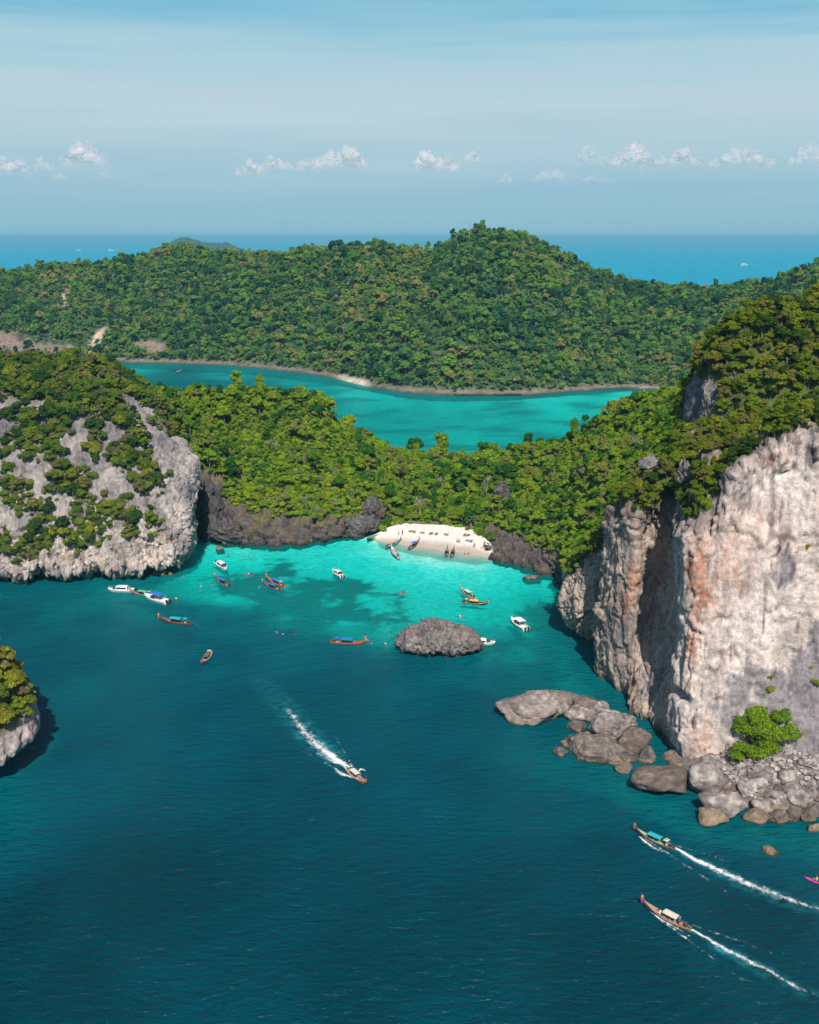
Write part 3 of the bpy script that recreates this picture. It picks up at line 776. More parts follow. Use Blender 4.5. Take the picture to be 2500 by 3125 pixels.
def depth_reef(x, y):
    q = np.stack([x.ravel(), y.ravel()], 1)
    out = np.zeros((len(q), 2))
    near = q[:, 1] < 430
    for msk, pts, cutoff, far in ((near, _dp, 46.0, (26.0, 0.5)), (~near, _fb, 220.0, (26.0, 0.5))):
        if not msk.any():
            continue
        qq = q[msk]
        num = np.zeros((len(qq), 2)); den = np.zeros(len(qq)); dmin = np.full(len(qq), 1e9)
        for px_, py_, d_, r_ in pts:
            r2 = (qq[:, 0] - px_) ** 2 + ((qq[:, 1] - py_) * (0.8 if pts is _dp else 0.5)) ** 2
            w = 1.0 / (r2 + 3.0) ** 1.9
            num[:, 0] += w * d_; num[:, 1] += w * r_; den += w
            dmin = np.minimum(dmin, r2)
        v = num / den[:, None]
        t = sstep(cutoff * 0.6, cutoff * 1.5, np.sqrt(dmin))
        out[msk] = v * (1 - t)[:, None] + np.array(far) * t[:, None]
    return out[:, 0].reshape(x.shape), out[:, 1].reshape(x.shape)

def axis(parts):
    a = []
    for lo, hi, n in parts:
        a += list(np.linspace(lo, hi, n, endpoint=False))
    return np.array(a + [parts[-1][1]])
gx = np.concatenate([-np.geomspace(60000, 420, 22), axis([(-400, -170, 24), (-170, 130, 170), (130, 700, 50)]), np.geomspace(730, 60000, 22)])
gy = np.concatenate([[-60000, -8000, -1000, -200], axis([(-60, 90, 12), (90, 460, 230), (460, 900, 60)]), np.geomspace(930, 60000, 30)])
X, Y = np.meshgrid(gx, gy, indexing='ij')
D, REEF = depth_reef(X, Y)
Pw = np.stack([X, Y, 0 * X], -1).reshape(-1, 3)
wob = fbm(Pw / np.array((14.0, 22.0, 1.0)), 4, 101).reshape(X.shape)
wob2 = fbm(Pw / np.array((6.0, 7.5, 1.0)), 3, 102).reshape(X.shape)
D2 = np.clip(D * (1 + 0.22 * wob), 0.0, 36)
D2 = D2 + (60 - D2) * sstep(900, 1500, Y)          # open sea beyond the islands: deep clear blue
me = fast_mesh('sea', Pw, grid_quads(*X.shape))
set_f(me, D2, 'depth')
t = NT('sea_water')
dep = t.n('Attribute', attribute_name='depth').outputs['Fac']
p = t.pos()
def expk(k):
    return t.math('POWER', math.exp(-k), dep)
T = t.n('CombineColor', i_Red=expk(1.5), i_Green=expk(0.075), i_Blue=expk(0.09)).outputs[0]
f = t.math('SUBTRACT', 1.0, expk(0.17))
deep = t.ramp(t.math('DIVIDE', dep, 60.0, True), [(0.0, (0.006, 0.60, 0.56)), (0.05, (0.002, 0.34, 0.335)), (0.11, (0.0003, 0.135, 0.160)), (0.20, (0.0001, 0.076, 0.106)), (0.33, (0.0001, 0.050, 0.073)), (0.43, (0.0001, 0.037, 0.054)), (0.70, (0.0001, 0.035, 0.053)), (1.0, (0.0002, 0.27, 0.40))])
patch = t.maprange(t.noise(0.02, 4, 0.6, t.scaled(p, 1, 0.55, 1)), 0.35, 0.68, 0.90, 1.08)
deep = t.mix(1.0, deep, t.n('CombineXYZ', i_X=patch, i_Y=patch, i_Z=patch).outputs[0], 'MULTIPLY')
w1 = t.noise(0.62, 3, 0.6, t.scaled(p, 0.55, 1.25, 1), 0.4)
w2 = t.noise(2.1, 3, 0.6, t.scaled(p, 0.7, 1.2, 1))
rot = t.n('Mapping', i_Rotation=(0, 0, math.radians(-28)))
t.put(rot.inputs['Vector'], p)
w3 = t.noise(0.11, 2, 0.5, t.scaled(rot.outputs[0], 0.35, 1.3, 1), 0.6)
hh = t.math('ADD', t.math('MULTIPLY', w1, 0.85), t.math('MULTIPLY', w2, 0.20))
hh = t.math('ADD', hh, t.math('MULTIPLY', w3, 0.9))
nb = t.bump(hh, 0.95, 1.0)
df = t.n('BsdfDiffuse', i_Color=deep, i_Normal=nb).outputs[0]
tr_ = t.n('BsdfTransparent', i_Color=T).outputs[0]
body = t.n('MixShader', i_0=f, i_1=tr_, i_2=df).outputs[0]
gl = t.n('BsdfGlossy', i_Roughness=0.16, i_Normal=nb).outputs[0]
fr = t.n('Fresnel', i_IOR=1.33, i_Normal=nb).outputs[0]
fr = t.math('MINIMUM', t.math('MULTIPLY', fr, 0.30), 0.13)
surf = t.n('MixShader', i_0=fr, i_1=body, i_2=gl).outputs[0]
M_SEA = t.done(surf)
sea = obj('sea', me, M_SEA)
sea['kind'] = 'structure'

# seabed under the shallow water: sand with darker reef
bx, by = axis([(-170, 130, 300)]), axis([(150, 425, 300)])
BX, BY = np.meshgrid(bx, by, indexing='ij')
D, REEF = depth_reef(BX, BY)
Pb = np.stack([BX, BY, 0 * BX], -1).reshape(-1, 3)
n1 = fbm(Pb / np.array((11.0, 13.0, 1.0)), 5, 111, 0.6)
n2 = fbm(Pb / 2.2, 3, 112)
dd = np.clip(D.ravel() * (1 + 0.12 * n1), 0.12, 16)
n3 = fbm(Pb / np.array((4.0, 3.0, 1.0)), 4, 113, 0.65)
reef = sstep(0.30, 0.72, REEF.ravel() * 1.12 + 0.5 * n1 + 0.30 * n3)
Pb[:, 2] = -dd - 0.15 + reef * (0.25 + 0.2 * n2) * sstep(0.6, 2.0, dd)
me = fast_mesh('seabed', Pb, grid_quads(*BX.shape))
set_col(me, mixc((0.80, 0.76, 0.66), (0.035, 0.055, 0.04), reef * 0.93))
tb = NT('seabed_sand')
colb = tb.n('Attribute', attribute_name='col').outputs['Color']
kb = tb.maprange(tb.noise(0.5, 5, 0.65, tb.scaled(tb.pos(), 1.0, 1.6, 1)), 0.3, 0.7, 0.72, 1.18)
colb = tb.mix(1.0, colb, tb.n('CombineXYZ', i_X=kb, i_Y=kb, i_Z=kb).outputs[0], 'MULTIPLY')
M_BED = tb.done(tb.n('BsdfDiffuse', i_Color=colb).outputs[0])
obj('seabed', me, M_BED)['kind'] = 'structure'
bx, by = axis([(-420, 420, 120)]), axis([(425, 905, 120)])
BX, BY = np.meshgrid(bx, by, indexing='ij')
D, REEF = depth_reef(BX, BY)
Pb = np.stack([BX, BY, 0 * BX], -1).reshape(-1, 3)
n1 = fbm(Pb / np.array((40.0, 25.0, 1.0)), 4, 114)
Pb[:, 2] = -np.clip(D.ravel() * (1 + 0.2 * n1), 0.3, 20) - 0.15
me = fast_mesh('seabed', Pb, grid_quads(*BX.shape))
set_col(me, mixc((0.70, 0.68, 0.58), (0.05, 0.08, 0.06), sstep(0.15, 0.6, n1 + 0.2) * 0.7))
obj('seabed', me, M_BED)['kind'] = 'structure'

# beach
BCH = [((1120, 1644), (1122, 1632)), ((1145, 1647), (1150, 1622)), ((1180, 1655), (1195, 1600)), ((1270, 1668), (1262, 1590)), ((1360, 1680), (1345, 1592)), ((1440, 1692), (1440, 1610)), ((1492, 1701), (1490, 1645)), ((1508, 1705), (1505, 1668))]
C = []
for (su, sv), (tu, tv) in BCH:
    s, tp = PZ(su, sv), PZ(tu, tv + 6, 2.3)
    o_ = s + (s - tp) * np.array((0.75, 0.75, 0)); o_[2] = -1.6
    mid = lerp(s, tp, 0.42); mid[2] = 1.1
    in_ = tp + np.array((0, 5, -1.6))
    C.append([o_, lerp(o_, s, 0.6) * np.array((1, 1, 0)) + np.array((0, 0, -0.38)), s, mid, tp, in_])
G, ts, tr = loft(C, 0.6, [1, 0.7, 0.5, 0.5, 1])
P = G.reshape(-1, 3).copy()
RR = np.broadcast_to(tr, G.shape[:2]).ravel()
P[:, 2] += (RR > 2.6) * (0.10 * fbm(P / 2.0, 3, 121) + 0.12 * fbm(P / 7.0, 2, 122)) * sstep(2.6, 3.2, RR)
colr = mixc((0.44, 0.37, 0.30), (0.72, 0.665, 0.60), sstep(0.25, 1.1, P[:, 2] + 0.2 * fbm(P / np.array((9, 3, 3.0)), 2, 123)))
colr = mixc((1, 1, 1), (0.86, 0.84, 0.82), sstep(0.2, 0.6, fbm(P / 1.3, 3, 124))) * colr
me = fast_mesh('beach', P, grid_quads(*G.shape[:2]))
set_col(me, colr)
ts_ = NT('beach_sand')
cs = ts_.n('Attribute', attribute_name='col').outputs['Color']
nn = ts_.noise(2.5, 5, 0.65, ts_.pos())
ks = ts_.maprange(nn, 0.3, 0.7, 0.9, 1.06)
cs = ts_.mix(1.0, cs, ts_.n('CombineXYZ', i_X=ks, i_Y=ks, i_Z=ks).outputs[0], 'MULTIPLY')
M_SAND = ts_.done(ts_.bsdf(cs, 0.95, ts_.bump(nn, 0.35, 0.12)))
obj('beach', me, M_SAND)['kind'] = 'structure'

# ------------------------------------------------------------------ vegetation
def foliage_material(name, stops, patch_scale=0.02, trans=0.36, sat_patch=(0.75, 1.25)):
    t = NT(name)
    oi = t.n('ObjectInfo')
    r = oi.outputs['Random']
    patch = t.noise(patch_scale, 3, 0.6, oi.outputs['Location'])
    pk = t.maprange(patch, 0.3, 0.7, -0.32, 0.26, False)
    idx = t.math('ADD', r, pk, True)
    c = t.ramp(idx, stops)
    leaf = t.n('Attribute', attribute_name='leaf').outputs['Fac']
    c = t.mix(1.0, c, t.n('CombineXYZ', i_X=leaf, i_Y=leaf, i_Z=leaf).outputs[0], 'MULTIPLY')
    d = t.n('BsdfDiffuse', i_Color=c).outputs[0]
    tc = t.mix(1.0, c, (1.25, 1.2, 0.5), 'MULTIPLY')
    tl = t.n('BsdfTranslucent', i_Color=tc).outputs[0]
    return t.done(t.n('MixShader', i_0=trans, i_1=d, i_2=tl).outputs[0])
def ramp_even(cols):
    n = len(cols)
    return [((i + 0.5) / n, c) for i, c in enumerate(cols)]
PAL = {
    'far': foliage_material('foliage_far', ramp_even([(0.0304, 0.0996, 0.0418), (0.0434, 0.1423, 0.0597), (0.0618, 0.1778, 0.0597), (0.0926, 0.2205, 0.0572), (0.1235, 0.2702, 0.0572), (0.1605, 0.3129, 0.0597), (0.2098, 0.3627, 0.0597), (0.1543, 0.263, 0.0572), (0.1296, 0.2349, 0.062), (0.2345, 0.32, 0.0597), (0.3087, 0.2987, 0.0954)]), 0.012),
    'isthmus': foliage_material('foliage_slope', ramp_even([(0.0384, 0.124, 0.0185), (0.0767, 0.189, 0.0185), (0.1313, 0.2481, 0.0185), (0.1861, 0.3072, 0.0185), (0.2299, 0.3485, 0.0185), (0.2628, 0.3662, 0.0204), (0.1752, 0.2836, 0.0277), (0.2737, 0.3426, 0.0277), (0.208, 0.2303, 0.0554)]), 0.03),
    'peak': foliage_material('foliage_peak', ramp_even([(0.0451, 0.0862, 0.0125), (0.0773, 0.125, 0.0136), (0.116, 0.1736, 0.0125), (0.1611, 0.2222, 0.0148), (0.1934, 0.25, 0.0148), (0.1096, 0.1736, 0.0204), (0.2449, 0.257, 0.0182), (0.1805, 0.1736, 0.051)]), 0.04),
    'karst': foliage_material('foliage_karst', ramp_even([(0.0379, 0.0898, 0.0227), (0.0631, 0.1304, 0.0252), (0.0985, 0.171, 0.0252), (0.1263, 0.1956, 0.0277), (0.1642, 0.2318, 0.0252), (0.1263, 0.1521, 0.0378), (0.2526, 0.2898, 0.0202), (0.1642, 0.1594, 0.0756)]), 0.05),
    'near': foliage_material('foliage_headland', ramp_even([(0.1287, 0.1861, 0.022), (0.1881, 0.2378, 0.022), (0.2475, 0.2792, 0.022), (0.2871, 0.2999, 0.0242), (0.2574, 0.2482, 0.033), (0.1881, 0.1551, 0.077)]), 0.2),
    'meadow': foliage_material('foliage_meadow', ramp_even([(0.0833, 0.1914, 0.0177), (0.1548, 0.2806, 0.0177), (0.2141, 0.3443, 0.0177), (0.2617, 0.3826, 0.0195), (0.2976, 0.4081, 0.0221), (0.2617, 0.3443, 0.0266), (0.3213, 0.3826, 0.031)]), 0.03),
    'bush': foliage_material('foliage_bush', ramp_even([(0.13, 0.23, 0.016), (0.18, 0.28, 0.018)]), 0.2),
}
_t = NT('bark')
_n = _t.noise(3.0, 4, 0.6, _t.pos())
M_BARK = _t.done(_t.bsdf(_t.ramp(_n, [(0.3, (0.09, 0.07, 0.055)), (0.7, (0.24, 0.20, 0.17))]), 0.9))
_t = NT('dead_wood')
_n = _t.noise(3.0, 4, 0.6, _t.pos())
M_DEAD = _t.done(_t.bsdf(_t.ramp(_n, [(0.3, (0.20, 0.165, 0.14)), (0.7, (0.42, 0.37, 0.33))]), 0.9))

_ico = bmesh.new()
bmesh.ops.create_icosphere(_ico, subdivisions=2, radius=1.0)
ICO_V = np.array([v.co[:] for v in _ico.verts]); ICO_F = np.array([[v.index for v in f.verts] for f in _ico.faces])
_ico.free()

def crown_arrays(lobes, leaf, n_leaf, rng, zmin=-0.35, jit=0.5):
    V, Q, T, A = [], [], [], []
    nv = 0
    tot = sum(r[0] * r[1] + r[0] * r[2] for _, r in lobes)
    for c, r in lobes:
        c, r = np.array(c, float), np.array(r, float)
        core = ICO_V * r * 0.72 * (1 + 0.15 * rng.standard_normal((len(ICO_V), 1))) + c
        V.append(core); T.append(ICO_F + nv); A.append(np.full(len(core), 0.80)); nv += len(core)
        n = max(12, int(n_leaf * (r[0] * r[1] + r[0] * r[2]) / tot))
        d = rng.standard_normal((n * 2, 3)); d /= np.linalg.norm(d, axis=1)[:, None]
        d = d[d[:, 2] > zmin][:n]; n = len(d)
        pos = c + r * d * (0.80 + 0.34 * rng.random((n, 1)))
        nr = d / r; nr /= np.linalg.norm(nr, axis=1)[:, None]
        nr = nr + np.array((0, 0, 0.28)) + jit * rng.standard_normal((n, 3)); nr /= np.linalg.norm(nr, axis=1)[:, None]
        a = np.cross(nr, rng.standard_normal((n, 3))); a /= np.linalg.norm(a, axis=1)[:, None]
        b = np.cross(nr, a)
        s = leaf * (0.6 + 0.8 * rng.random((n, 1)))
        q = np.stack([pos - a * s - b * s * .25, pos + b * s * .62 - a * s * .15, pos + a * s + b * s * .1, pos - b * s * .66 + a * s * .2], 1).reshape(-1, 3)
        V.append(q); Q.append(np.arange(n * 4).reshape(n, 4) + nv); nv += n * 4
        A.append(np.repeat(np.clip(0.98 + 0.22 * rng.standard_normal(n), 0.45, 1.6), 4))
    return np.concatenate(V), np.concatenate(Q), np.concatenate(T), np.concatenate(A)
def tube(p0, p1, r0, r1, n=6):
    p0, p1 = np.array(p0, float), np.array(p1, float)
    d = p1 - p0; d /= np.linalg.norm(d) + 1e-9
    a = np.cross(d, (0.3, 0.8, 0.2)); a /= np.linalg.norm(a); b = np.cross(d, a)
    th = np.arange(n) / n * 2 * math.pi
    ring = np.cos(th)[:, None] * a + np.sin(th)[:, None] * b
    V = np.concatenate([p0 + ring * r0, p1 + ring * r1])
    i = np.arange(n); j = (i + 1) % n
    return V, np.stack([i, j, j + n, i + n], 1)
def tubes(segs, n=6):
    V, Q, k = [], [], 0
    for s in segs:
        v, q = tube(*s, n=n)
        V.append(v); Q.append(q + k); k += len(v)
    return np.concatenate(V), np.concatenate(Q)
def limbs(lobes, h0, r, rng):
    segs = [((0, 0, -1.2), (0.05, 0, h0 * 0.5), r, r * 0.8), ((0.05, 0, h0 * 0.5), (0, 0, h0), r * 0.8, r * 0.62)]
    for c, rr in lobes[:8]:
        m = np.array(c) * np.array((0.5, 0.5, 0)) + np.array((0, 0, (h0 + c[2]) * 0.52))
        segs += [((0, 0, h0 * 0.9), m, r * 0.5, r * 0.34), (m, c, r * 0.34, r * 0.12)]
    return tubes(segs)
def tree_shape(kind, seed):
    rng = np.random.default_rng(seed * 17 + 3)
    L = []
    if kind == 'round':
        for k in range(13):
            a, q = rng.random() * 6.28, math.sqrt(rng.random())
            L.append(((1.65 * q * math.cos(a), 1.55 * q * math.sin(a), 3.4 + 1.25 * (1 - q * q) + 0.35 * rng.standard_normal()), np.array((0.9, 0.9, 0.7)) * (0.6 + 0.65 * rng.random())))
        return L, 2.2, 0.16, 0.21, 1500
    if kind == 'tier':
        for k in range(10):
            a, q = k * 2.4 + rng.random(), 0.3 + 0.7 * rng.random()
            z = 2.6 + 2.6 * (k / 9.0)
            w = 1.0 - 0.4 * (k / 9.0)
            L.append(((2.0 * q * w * math.cos(a), 2.0 * q * w * math.sin(a), z), np.array((1.1, 1.1, 0.62)) * (0.55 + 0.65 * rng.random())))
        return L, 2.6, 0.17, 0.22, 1500
    if kind == 'tall':
        for k in range(9):
            a, q = rng.random() * 6.28, rng.random() ** 0.6
            z = 2.6 + 3.6 * (k / 8.0)
            L.append(((1.0 * q * math.cos(a), 1.0 * q * math.sin(a), z), np.array((0.95, 0.95, 0.85)) * (1.15 - 0.5 * abs(k / 8.0 - 0.4)) * (0.8 + 0.35 * rng.random())))
        return L, 2.4, 0.15, 0.21, 1400
    if kind == 'shrub':
        for k in range(6):
            a, q = rng.random() * 6.28, math.sqrt(rng.random())
            L.append(((1.0 * q * math.cos(a), 1.0 * q * math.sin(a), 0.9 + 0.5 * (1 - q) + 0.15 * rng.standard_normal()), np.array((0.78, 0.78, 0.72)) * (0.6 + 0.65 * rng.random())))
        return L, 0.7, 0.09, 0.15, 1000
    if kind == 'loose':
        for k in range(11):
            a, q = rng.random() * 6.28, 0.25 + 0.75 * math.sqrt(rng.random())
            L.append(((2.0 * q * math.cos(a), 2.0 * q * math.sin(a), 2.9 + 1.5 * rng.random() * (1.2 - q)), np.array((0.75, 0.75, 0.55)) * (0.7 + 0.6 * rng.random())))
        return L, 2.4, 0.14, 0.20, 1300
def dead_shape(seed):
    rng = np.random.default_rng(seed + 900)
    segs = [((0, 0, -1), (0.1, 0, 2.2), 0.16, 0.11)]
    ends = [(np.array((0.1, 0, 2.2)), np.array((0, 0, 1.0)), 0.11, 0)]
    while ends:
        p, d, r, lv = ends.pop()
        if lv > 3: continue
        for k in range(3 if lv < 3 else 2):
            nd = d + 0.75 * rng.standard_normal(3); nd[2] = abs(nd[2]) * 0.9; nd /= np.linalg.norm(nd)
            q = p + nd * (1.25 * 0.8 ** lv)
            segs.append((p, q, r, r * 0.55)); ends.append((q, nd, r * 0.6, lv + 1))
    return tubes(segs, 4)

SHAPES = [(k, s) for k in ('round', 'tier', 'tall', 'loose', 'shrub') for s in (1, 2, 3, 4)]
CROWN, TRUNK = {}, {}
for kind, s in SHAPES:
    L, h0, r, leaf, nl = tree_shape(kind, s + hash(len(kind)) % 7)
    CROWN[(kind, s)] = crown_arrays(L, leaf, nl, np.random.default_rng(s * 31 + len(kind)))
    TRUNK[(kind, s)] = limbs(L, h0, r, np.random.default_rng(s))
DEADS = [dead_shape(k) for k in range(2)]
TRUNK_ME = {}
for k, (v, q) in TRUNK.items():
    m = fast_mesh('trunk', v, q); m.materials.append(M_BARK); TRUNK_ME[k] = m
def crown_mesh(key, pal, _c={}):
    if (key, pal) not in _c:
        v, q, t_, a = CROWN[key]
        m = fast_mesh('crown', v, q, t_, smooth=False); set_f(m, a, 'leaf'); m.materials.append(PAL[pal])
        _c[(key, pal)] = m
    return _c[(key, pal)]
def joined_mesh(key, pal):
    v, q, t_, a = CROWN[key]; v2, q2 = TRUNK[key]
    m = fast_mesh('tree', np.concatenate([v, v2]), np.concatenate([q, q2 + len(v)]), t_, smooth=False)
    set_f(m, np.concatenate([a, np.ones(len(v2))]), 'leaf')
    m.materials.append(PAL[pal]); m.materials.append(M_BARK)
    mi = np.zeros(len(m.polygons), np.int32); mi[len(q):len(q) + len(q2)] = 1
    m.polygons.foreach_set('material_index', mi)
    return m
PROTO = {}
def proto_collection(pal):
    if pal in PROTO: return PROTO[pal]
    c = bpy.data.collections.new('prototypes_' + pal)
    for i, key in enumerate(SHAPES):
        o = bpy.data.objects.new('prototype_%02d' % i, joined_mesh(key, pal)); c.objects.link(o)
    for i, (v, q) in enumerate(DEADS):
        m = fast_mesh('dead_tree', v, q); m.materials.append(M_DEAD)
        o = bpy.data.objects.new('prototype_%02d' % (len(SHAPES) + i), m); c.objects.link(o)
    PROTO[pal] = c
    return c

def scatter_group(pals):
    ng = bpy.data.node_groups.new('scatter', 'GeometryNodeTree')
    ng.interface.new_socket('Geometry', in_out='INPUT', socket_type='NodeSocketGeometry')
    ng.interface.new_socket('Geometry', in_out='OUTPUT', socket_type='NodeSocketGeometry')
    gi, go = ng.nodes.new('NodeGroupInput'), ng.nodes.new('NodeGroupOutput')
    join = ng.nodes.new('GeometryNodeJoinGeometry')
    def attr(nm, typ):
        a = ng.nodes.new('GeometryNodeInputNamedAttribute'); a.data_type = typ; a.inputs['Name'].default_value = nm
        return a.outputs['Attribute']
    for k, pal in enumerate(pals):
        cmp_ = ng.nodes.new('FunctionNodeCompare'); cmp_.data_type = 'INT'; cmp_.operation = 'EQUAL'
        ng.links.new(attr('pal', 'INT'), cmp_.inputs[2]); cmp_.inputs[3].default_value = k
        ci = ng.nodes.new('GeometryNodeCollectionInfo'); ci.inputs['Collection'].default_value = proto_collection(pal)
        ci.inputs['Separate Children'].default_value = True; ci.inputs['Reset Children'].default_value = True
        ip = ng.nodes.new('GeometryNodeInstanceOnPoints')
        ng.links.new(gi.outputs[0], ip.inputs['Points']); ng.links.new(cmp_.outputs[0], ip.inputs['Selection'])
        ng.links.new(ci.outputs[0], ip.inputs['Instance']); ip.inputs['Pick Instance'].default_value = True
        ng.links.new(attr('kind_index', 'INT'), ip.inputs['Instance Index'])
        ng.links.new(attr('turn', 'FLOAT_VECTOR'), ip.inputs['Rotation'])
        ng.links.new(attr('size', 'FLOAT_VECTOR'), ip.inputs['Scale'])
        ng.links.new(ip.outputs[0], join.inputs[0])
    ng.links.new(join.outputs[0], go.inputs[0])
    return ng
def scatter_object(name, pts, pals, mats):
    me = bpy.data.meshes.new(name)
    n = len(pts)
    me.vertices.add(n)
    me.vertices.foreach_set('co', np.array([p['loc'] for p in pts], np.float32).ravel())
    for nm, typ in (('kind_index', 'INT'), ('pal', 'INT')):
        a = me.attributes.new(nm, typ, 'POINT'); a.data.foreach_set('value', np.array([p[nm] if nm == 'kind_index' else pals.index(p['pal']) for p in pts], np.int32))
    for nm in ('turn', 'size'):
        a = me.attributes.new(nm, 'FLOAT_VECTOR', 'POINT'); a.data.foreach_set('vector', np.array([p[nm] for p in pts], np.float32).ravel())
    o = obj(name, me)
    md = o.modifiers.new('scatter', 'NODES'); md.node_group = scatter_group(pals)
    o['kind'] = 'stuff'
    return o

def scatter(G, N, veg, count, size_fn, spacing, rng, sink=0.2):
    """points over a terrain grid; size_fn(P, N, r) -> crown scale; returns list of (pos, scale, normal)"""
    A = G[:-1, :-1]; E1 = G[1:, :-1] - A; E2 = G[:-1, 1:] - A
    area = np.linalg.norm(np.cross(E1, E2), axis=-1)
    vg = veg[:-1, :-1]
    w = (area * vg ** 2).ravel(); w /= w.sum()
    idx = rng.choice(len(w), size=count, p=w)
    S, R = area.shape
    i, j = idx // R, idx % R
    fu, fv = rng.random((count, 1)), rng.random((count, 1))
    P = A[i, j] + E1[i, j] * fu + E2[i, j] * fv
    NN = N[i, j]; NN = np.where(NN[:, 2:3] < -0.05, -NN, NN)
    sz = size_fn(P, NN, rng.random(count))
    cells, out = {}, []
    cs = float(np.max(sz)) * spacing
    for k in range(count):
        p, s = P[k], sz[k]
        if s <= 0: continue
        c = tuple(np.floor(p / cs).astype(int)); ok = True
        for a in (-1, 0, 1):
            for b in (-1, 0, 1):
                for d in (-1, 0, 1):
                    for q, qs in cells.get((c[0] + a, c[1] + b, c[2] + d), ()):
                        if abs(p[0] - q[0]) < 9 and (p[0] - q[0]) ** 2 + (p[1] - q[1]) ** 2 + (p[2] - q[2]) ** 2 < (spacing * 0.5 * (s + qs)) ** 2:
                            ok = False; break
                    if not ok: break
                if not ok: break
            if not ok: break
        if ok:
            cells.setdefault(c, []).append((p, s)); out.append((p, s, NN[k]))
    return out
def pick_kind(mix, r):
    kinds = list(mix); w = np.array([mix[k] for k in kinds]); w = w / w.sum()
    return kinds[int(np.searchsorted(np.cumsum(w), r))]
KIDX = {k: i for i, k in enumerate(SHAPES)}
MIX = {
    'far': {'round': 4, 'tier': 2.5, 'tall': 1.5, 'loose': 2, 'dead': 0.12},
    'isthmus': {'round': 3.2, 'tier': 2.4, 'tall': 1.2, 'loose': 2.0, 'shrub': 2.0, 'dead': 0.22},
    'peak': {'round': 3, 'tier': 3, 'tall': 0.8, 'loose': 2, 'shrub': 1.0, 'dead': 0.3},
    'karst': {'round': 2.2, 'tier': 1.5, 'loose': 1.6, 'shrub': 4, 'dead': 0.25},
    'near': {'round': 3, 'loose': 3, 'tall': 1, 'shrub': 1, 'dead': 0.6},
}
TREES = []
def add_trees(area, pal, pts, rng, mix=None, shrub_only=False):
    for p, s, n in pts:
        kind = pick_kind(MIX[mix or pal], rng.random())
        if shrub_only: kind = 'shrub' if rng.random() > 0.04 else 'dead'
        sx = s * (0.88 + 0.24 * rng.random())
        ki = len(SHAPES) + int(rng.integers(2)) if kind == 'dead' else KIDX[(kind, int(rng.integers(1, 5)))]
        k = 1.55 if kind == 'shrub' and not shrub_only else 1.0
        if kind == 'dead': k = 0.8
        TREES.append(dict(loc=p - np.array((0, 0, 0.15 * s)), kind=kind, kind_index=ki, pal=pal, area=area, turn=(0.10 * rng.standard_normal(), 0.10 * rng.standard_normal(), rng.random() * 6.28),
                          size=(sx * k, sx * k, s * k * (0.8 + 0.35 * rng.random())), s=s * k))
TG = {n: (G_, N_, v_) for n, G_, N_, v_ in TERRAIN}
rg = np.random.default_rng(11)
G_, N_, v_ = TG['far']
add_trees('far', 'far', scatter(G_, N_, v_, 75000, lambda P, n, r: 0.55 + 1.45 * r ** 3.5, 2.4, rg), rg)
G_, N_, v_ = TG['isthmus']
def s_ist(P, n, r):
    u, v, _ = proj(P)
    big = np.exp(-((u - 1330) / 190) ** 2 - ((v - 1450) / 85) ** 2)
    low = np.exp(-((u - 930) / 260) ** 2) * sstep(1240, 1310, v)
    rim = (P[:, 2] < 8)
    return (0.38 + 0.62 * r ** 2.4) * (1 + 1.1 * big) * (1 - 0.5 * low * (r < 0.9)) * np.where(r > 0.965, 1.45, 1.0) * np.where(rim, 0.75, 1.0) * np.where(n[:, 2] < 0.25, 0.6, 1.0)
add_trees('isthmus', 'isthmus', scatter(G_, N_, v_, 42000, s_ist, 2.1, rg), rg)
G0 = G_; R_rows = None
md = scatter(G_, N_, v_ * sstep(1.0, 2.0, np.arange(G_.shape[1])[None, :] * 0 + 2.0), 26000, lambda P, n, r: np.where(np.exp(-((proj(P)[0] - 930) / 230) ** 2) * sstep(1255, 1330, proj(P)[1]) * (P[:, 2] > 6) > 0.25 + 0.25 * r, 0.55 + 0.4 * r, -1.0), 1.5, rg)
add_trees('isthmus', 'meadow', md, rg, 'isthmus', shrub_only=True)
G_, N_, v_ = TG['cliff']
def s_clf(P, n, r):
    return (0.42 + 0.58 * r ** 2.0) * np.where(n[:, 2] < 0.3, 0.65, 1.0) * np.where(P[:, 1] > 245, 1.0, 0.85)
cl = scatter(G_, N_, v_, 22000, s_clf, 2.0, rg)
add_trees('cliff', 'peak', [q for q in cl if q[0][1] < 243], rg)
add_trees('slope', 'isthmus', [q for q in cl if q[0][1] >= 243], rg)
G_, N_, v_ = TG['peak']
add_trees('peak', 'peak', scatter(G_, N_, v_, 17000, lambda P, n, r: (0.45 + 0.65 * r ** 2.0) * np.where(n[:, 2] < 0.3, 0.8, 1.0), 2.0, rg), rg)
G_, N_, v_ = TG['karst']
kp = scatter(G_, N_, v_, 20000, lambda P, n, r: np.where((n[:, 2] < 0.62) & (P[:, 1] < 332), 0.5 + 0.75 * r ** 2, 0.55 + 0.6 * r ** 1.5), 1.45, rg)
add_trees('karst_face', 'karst', [q for q in kp if q[2][2] < 0.62 and q[0][1] < 332], rg, shrub_only=True)
add_trees('karst_top', 'karst', [q for q in kp if not (q[2][2] < 0.62 and q[0][1] < 332)], rg)
G_, N_, v_ = TG['near']
add_trees('near', 'near', scatter(G_, N_, v_, 2500, lambda P, n, r: 0.5 + 0.5 * r, 2.4, rg), rg)

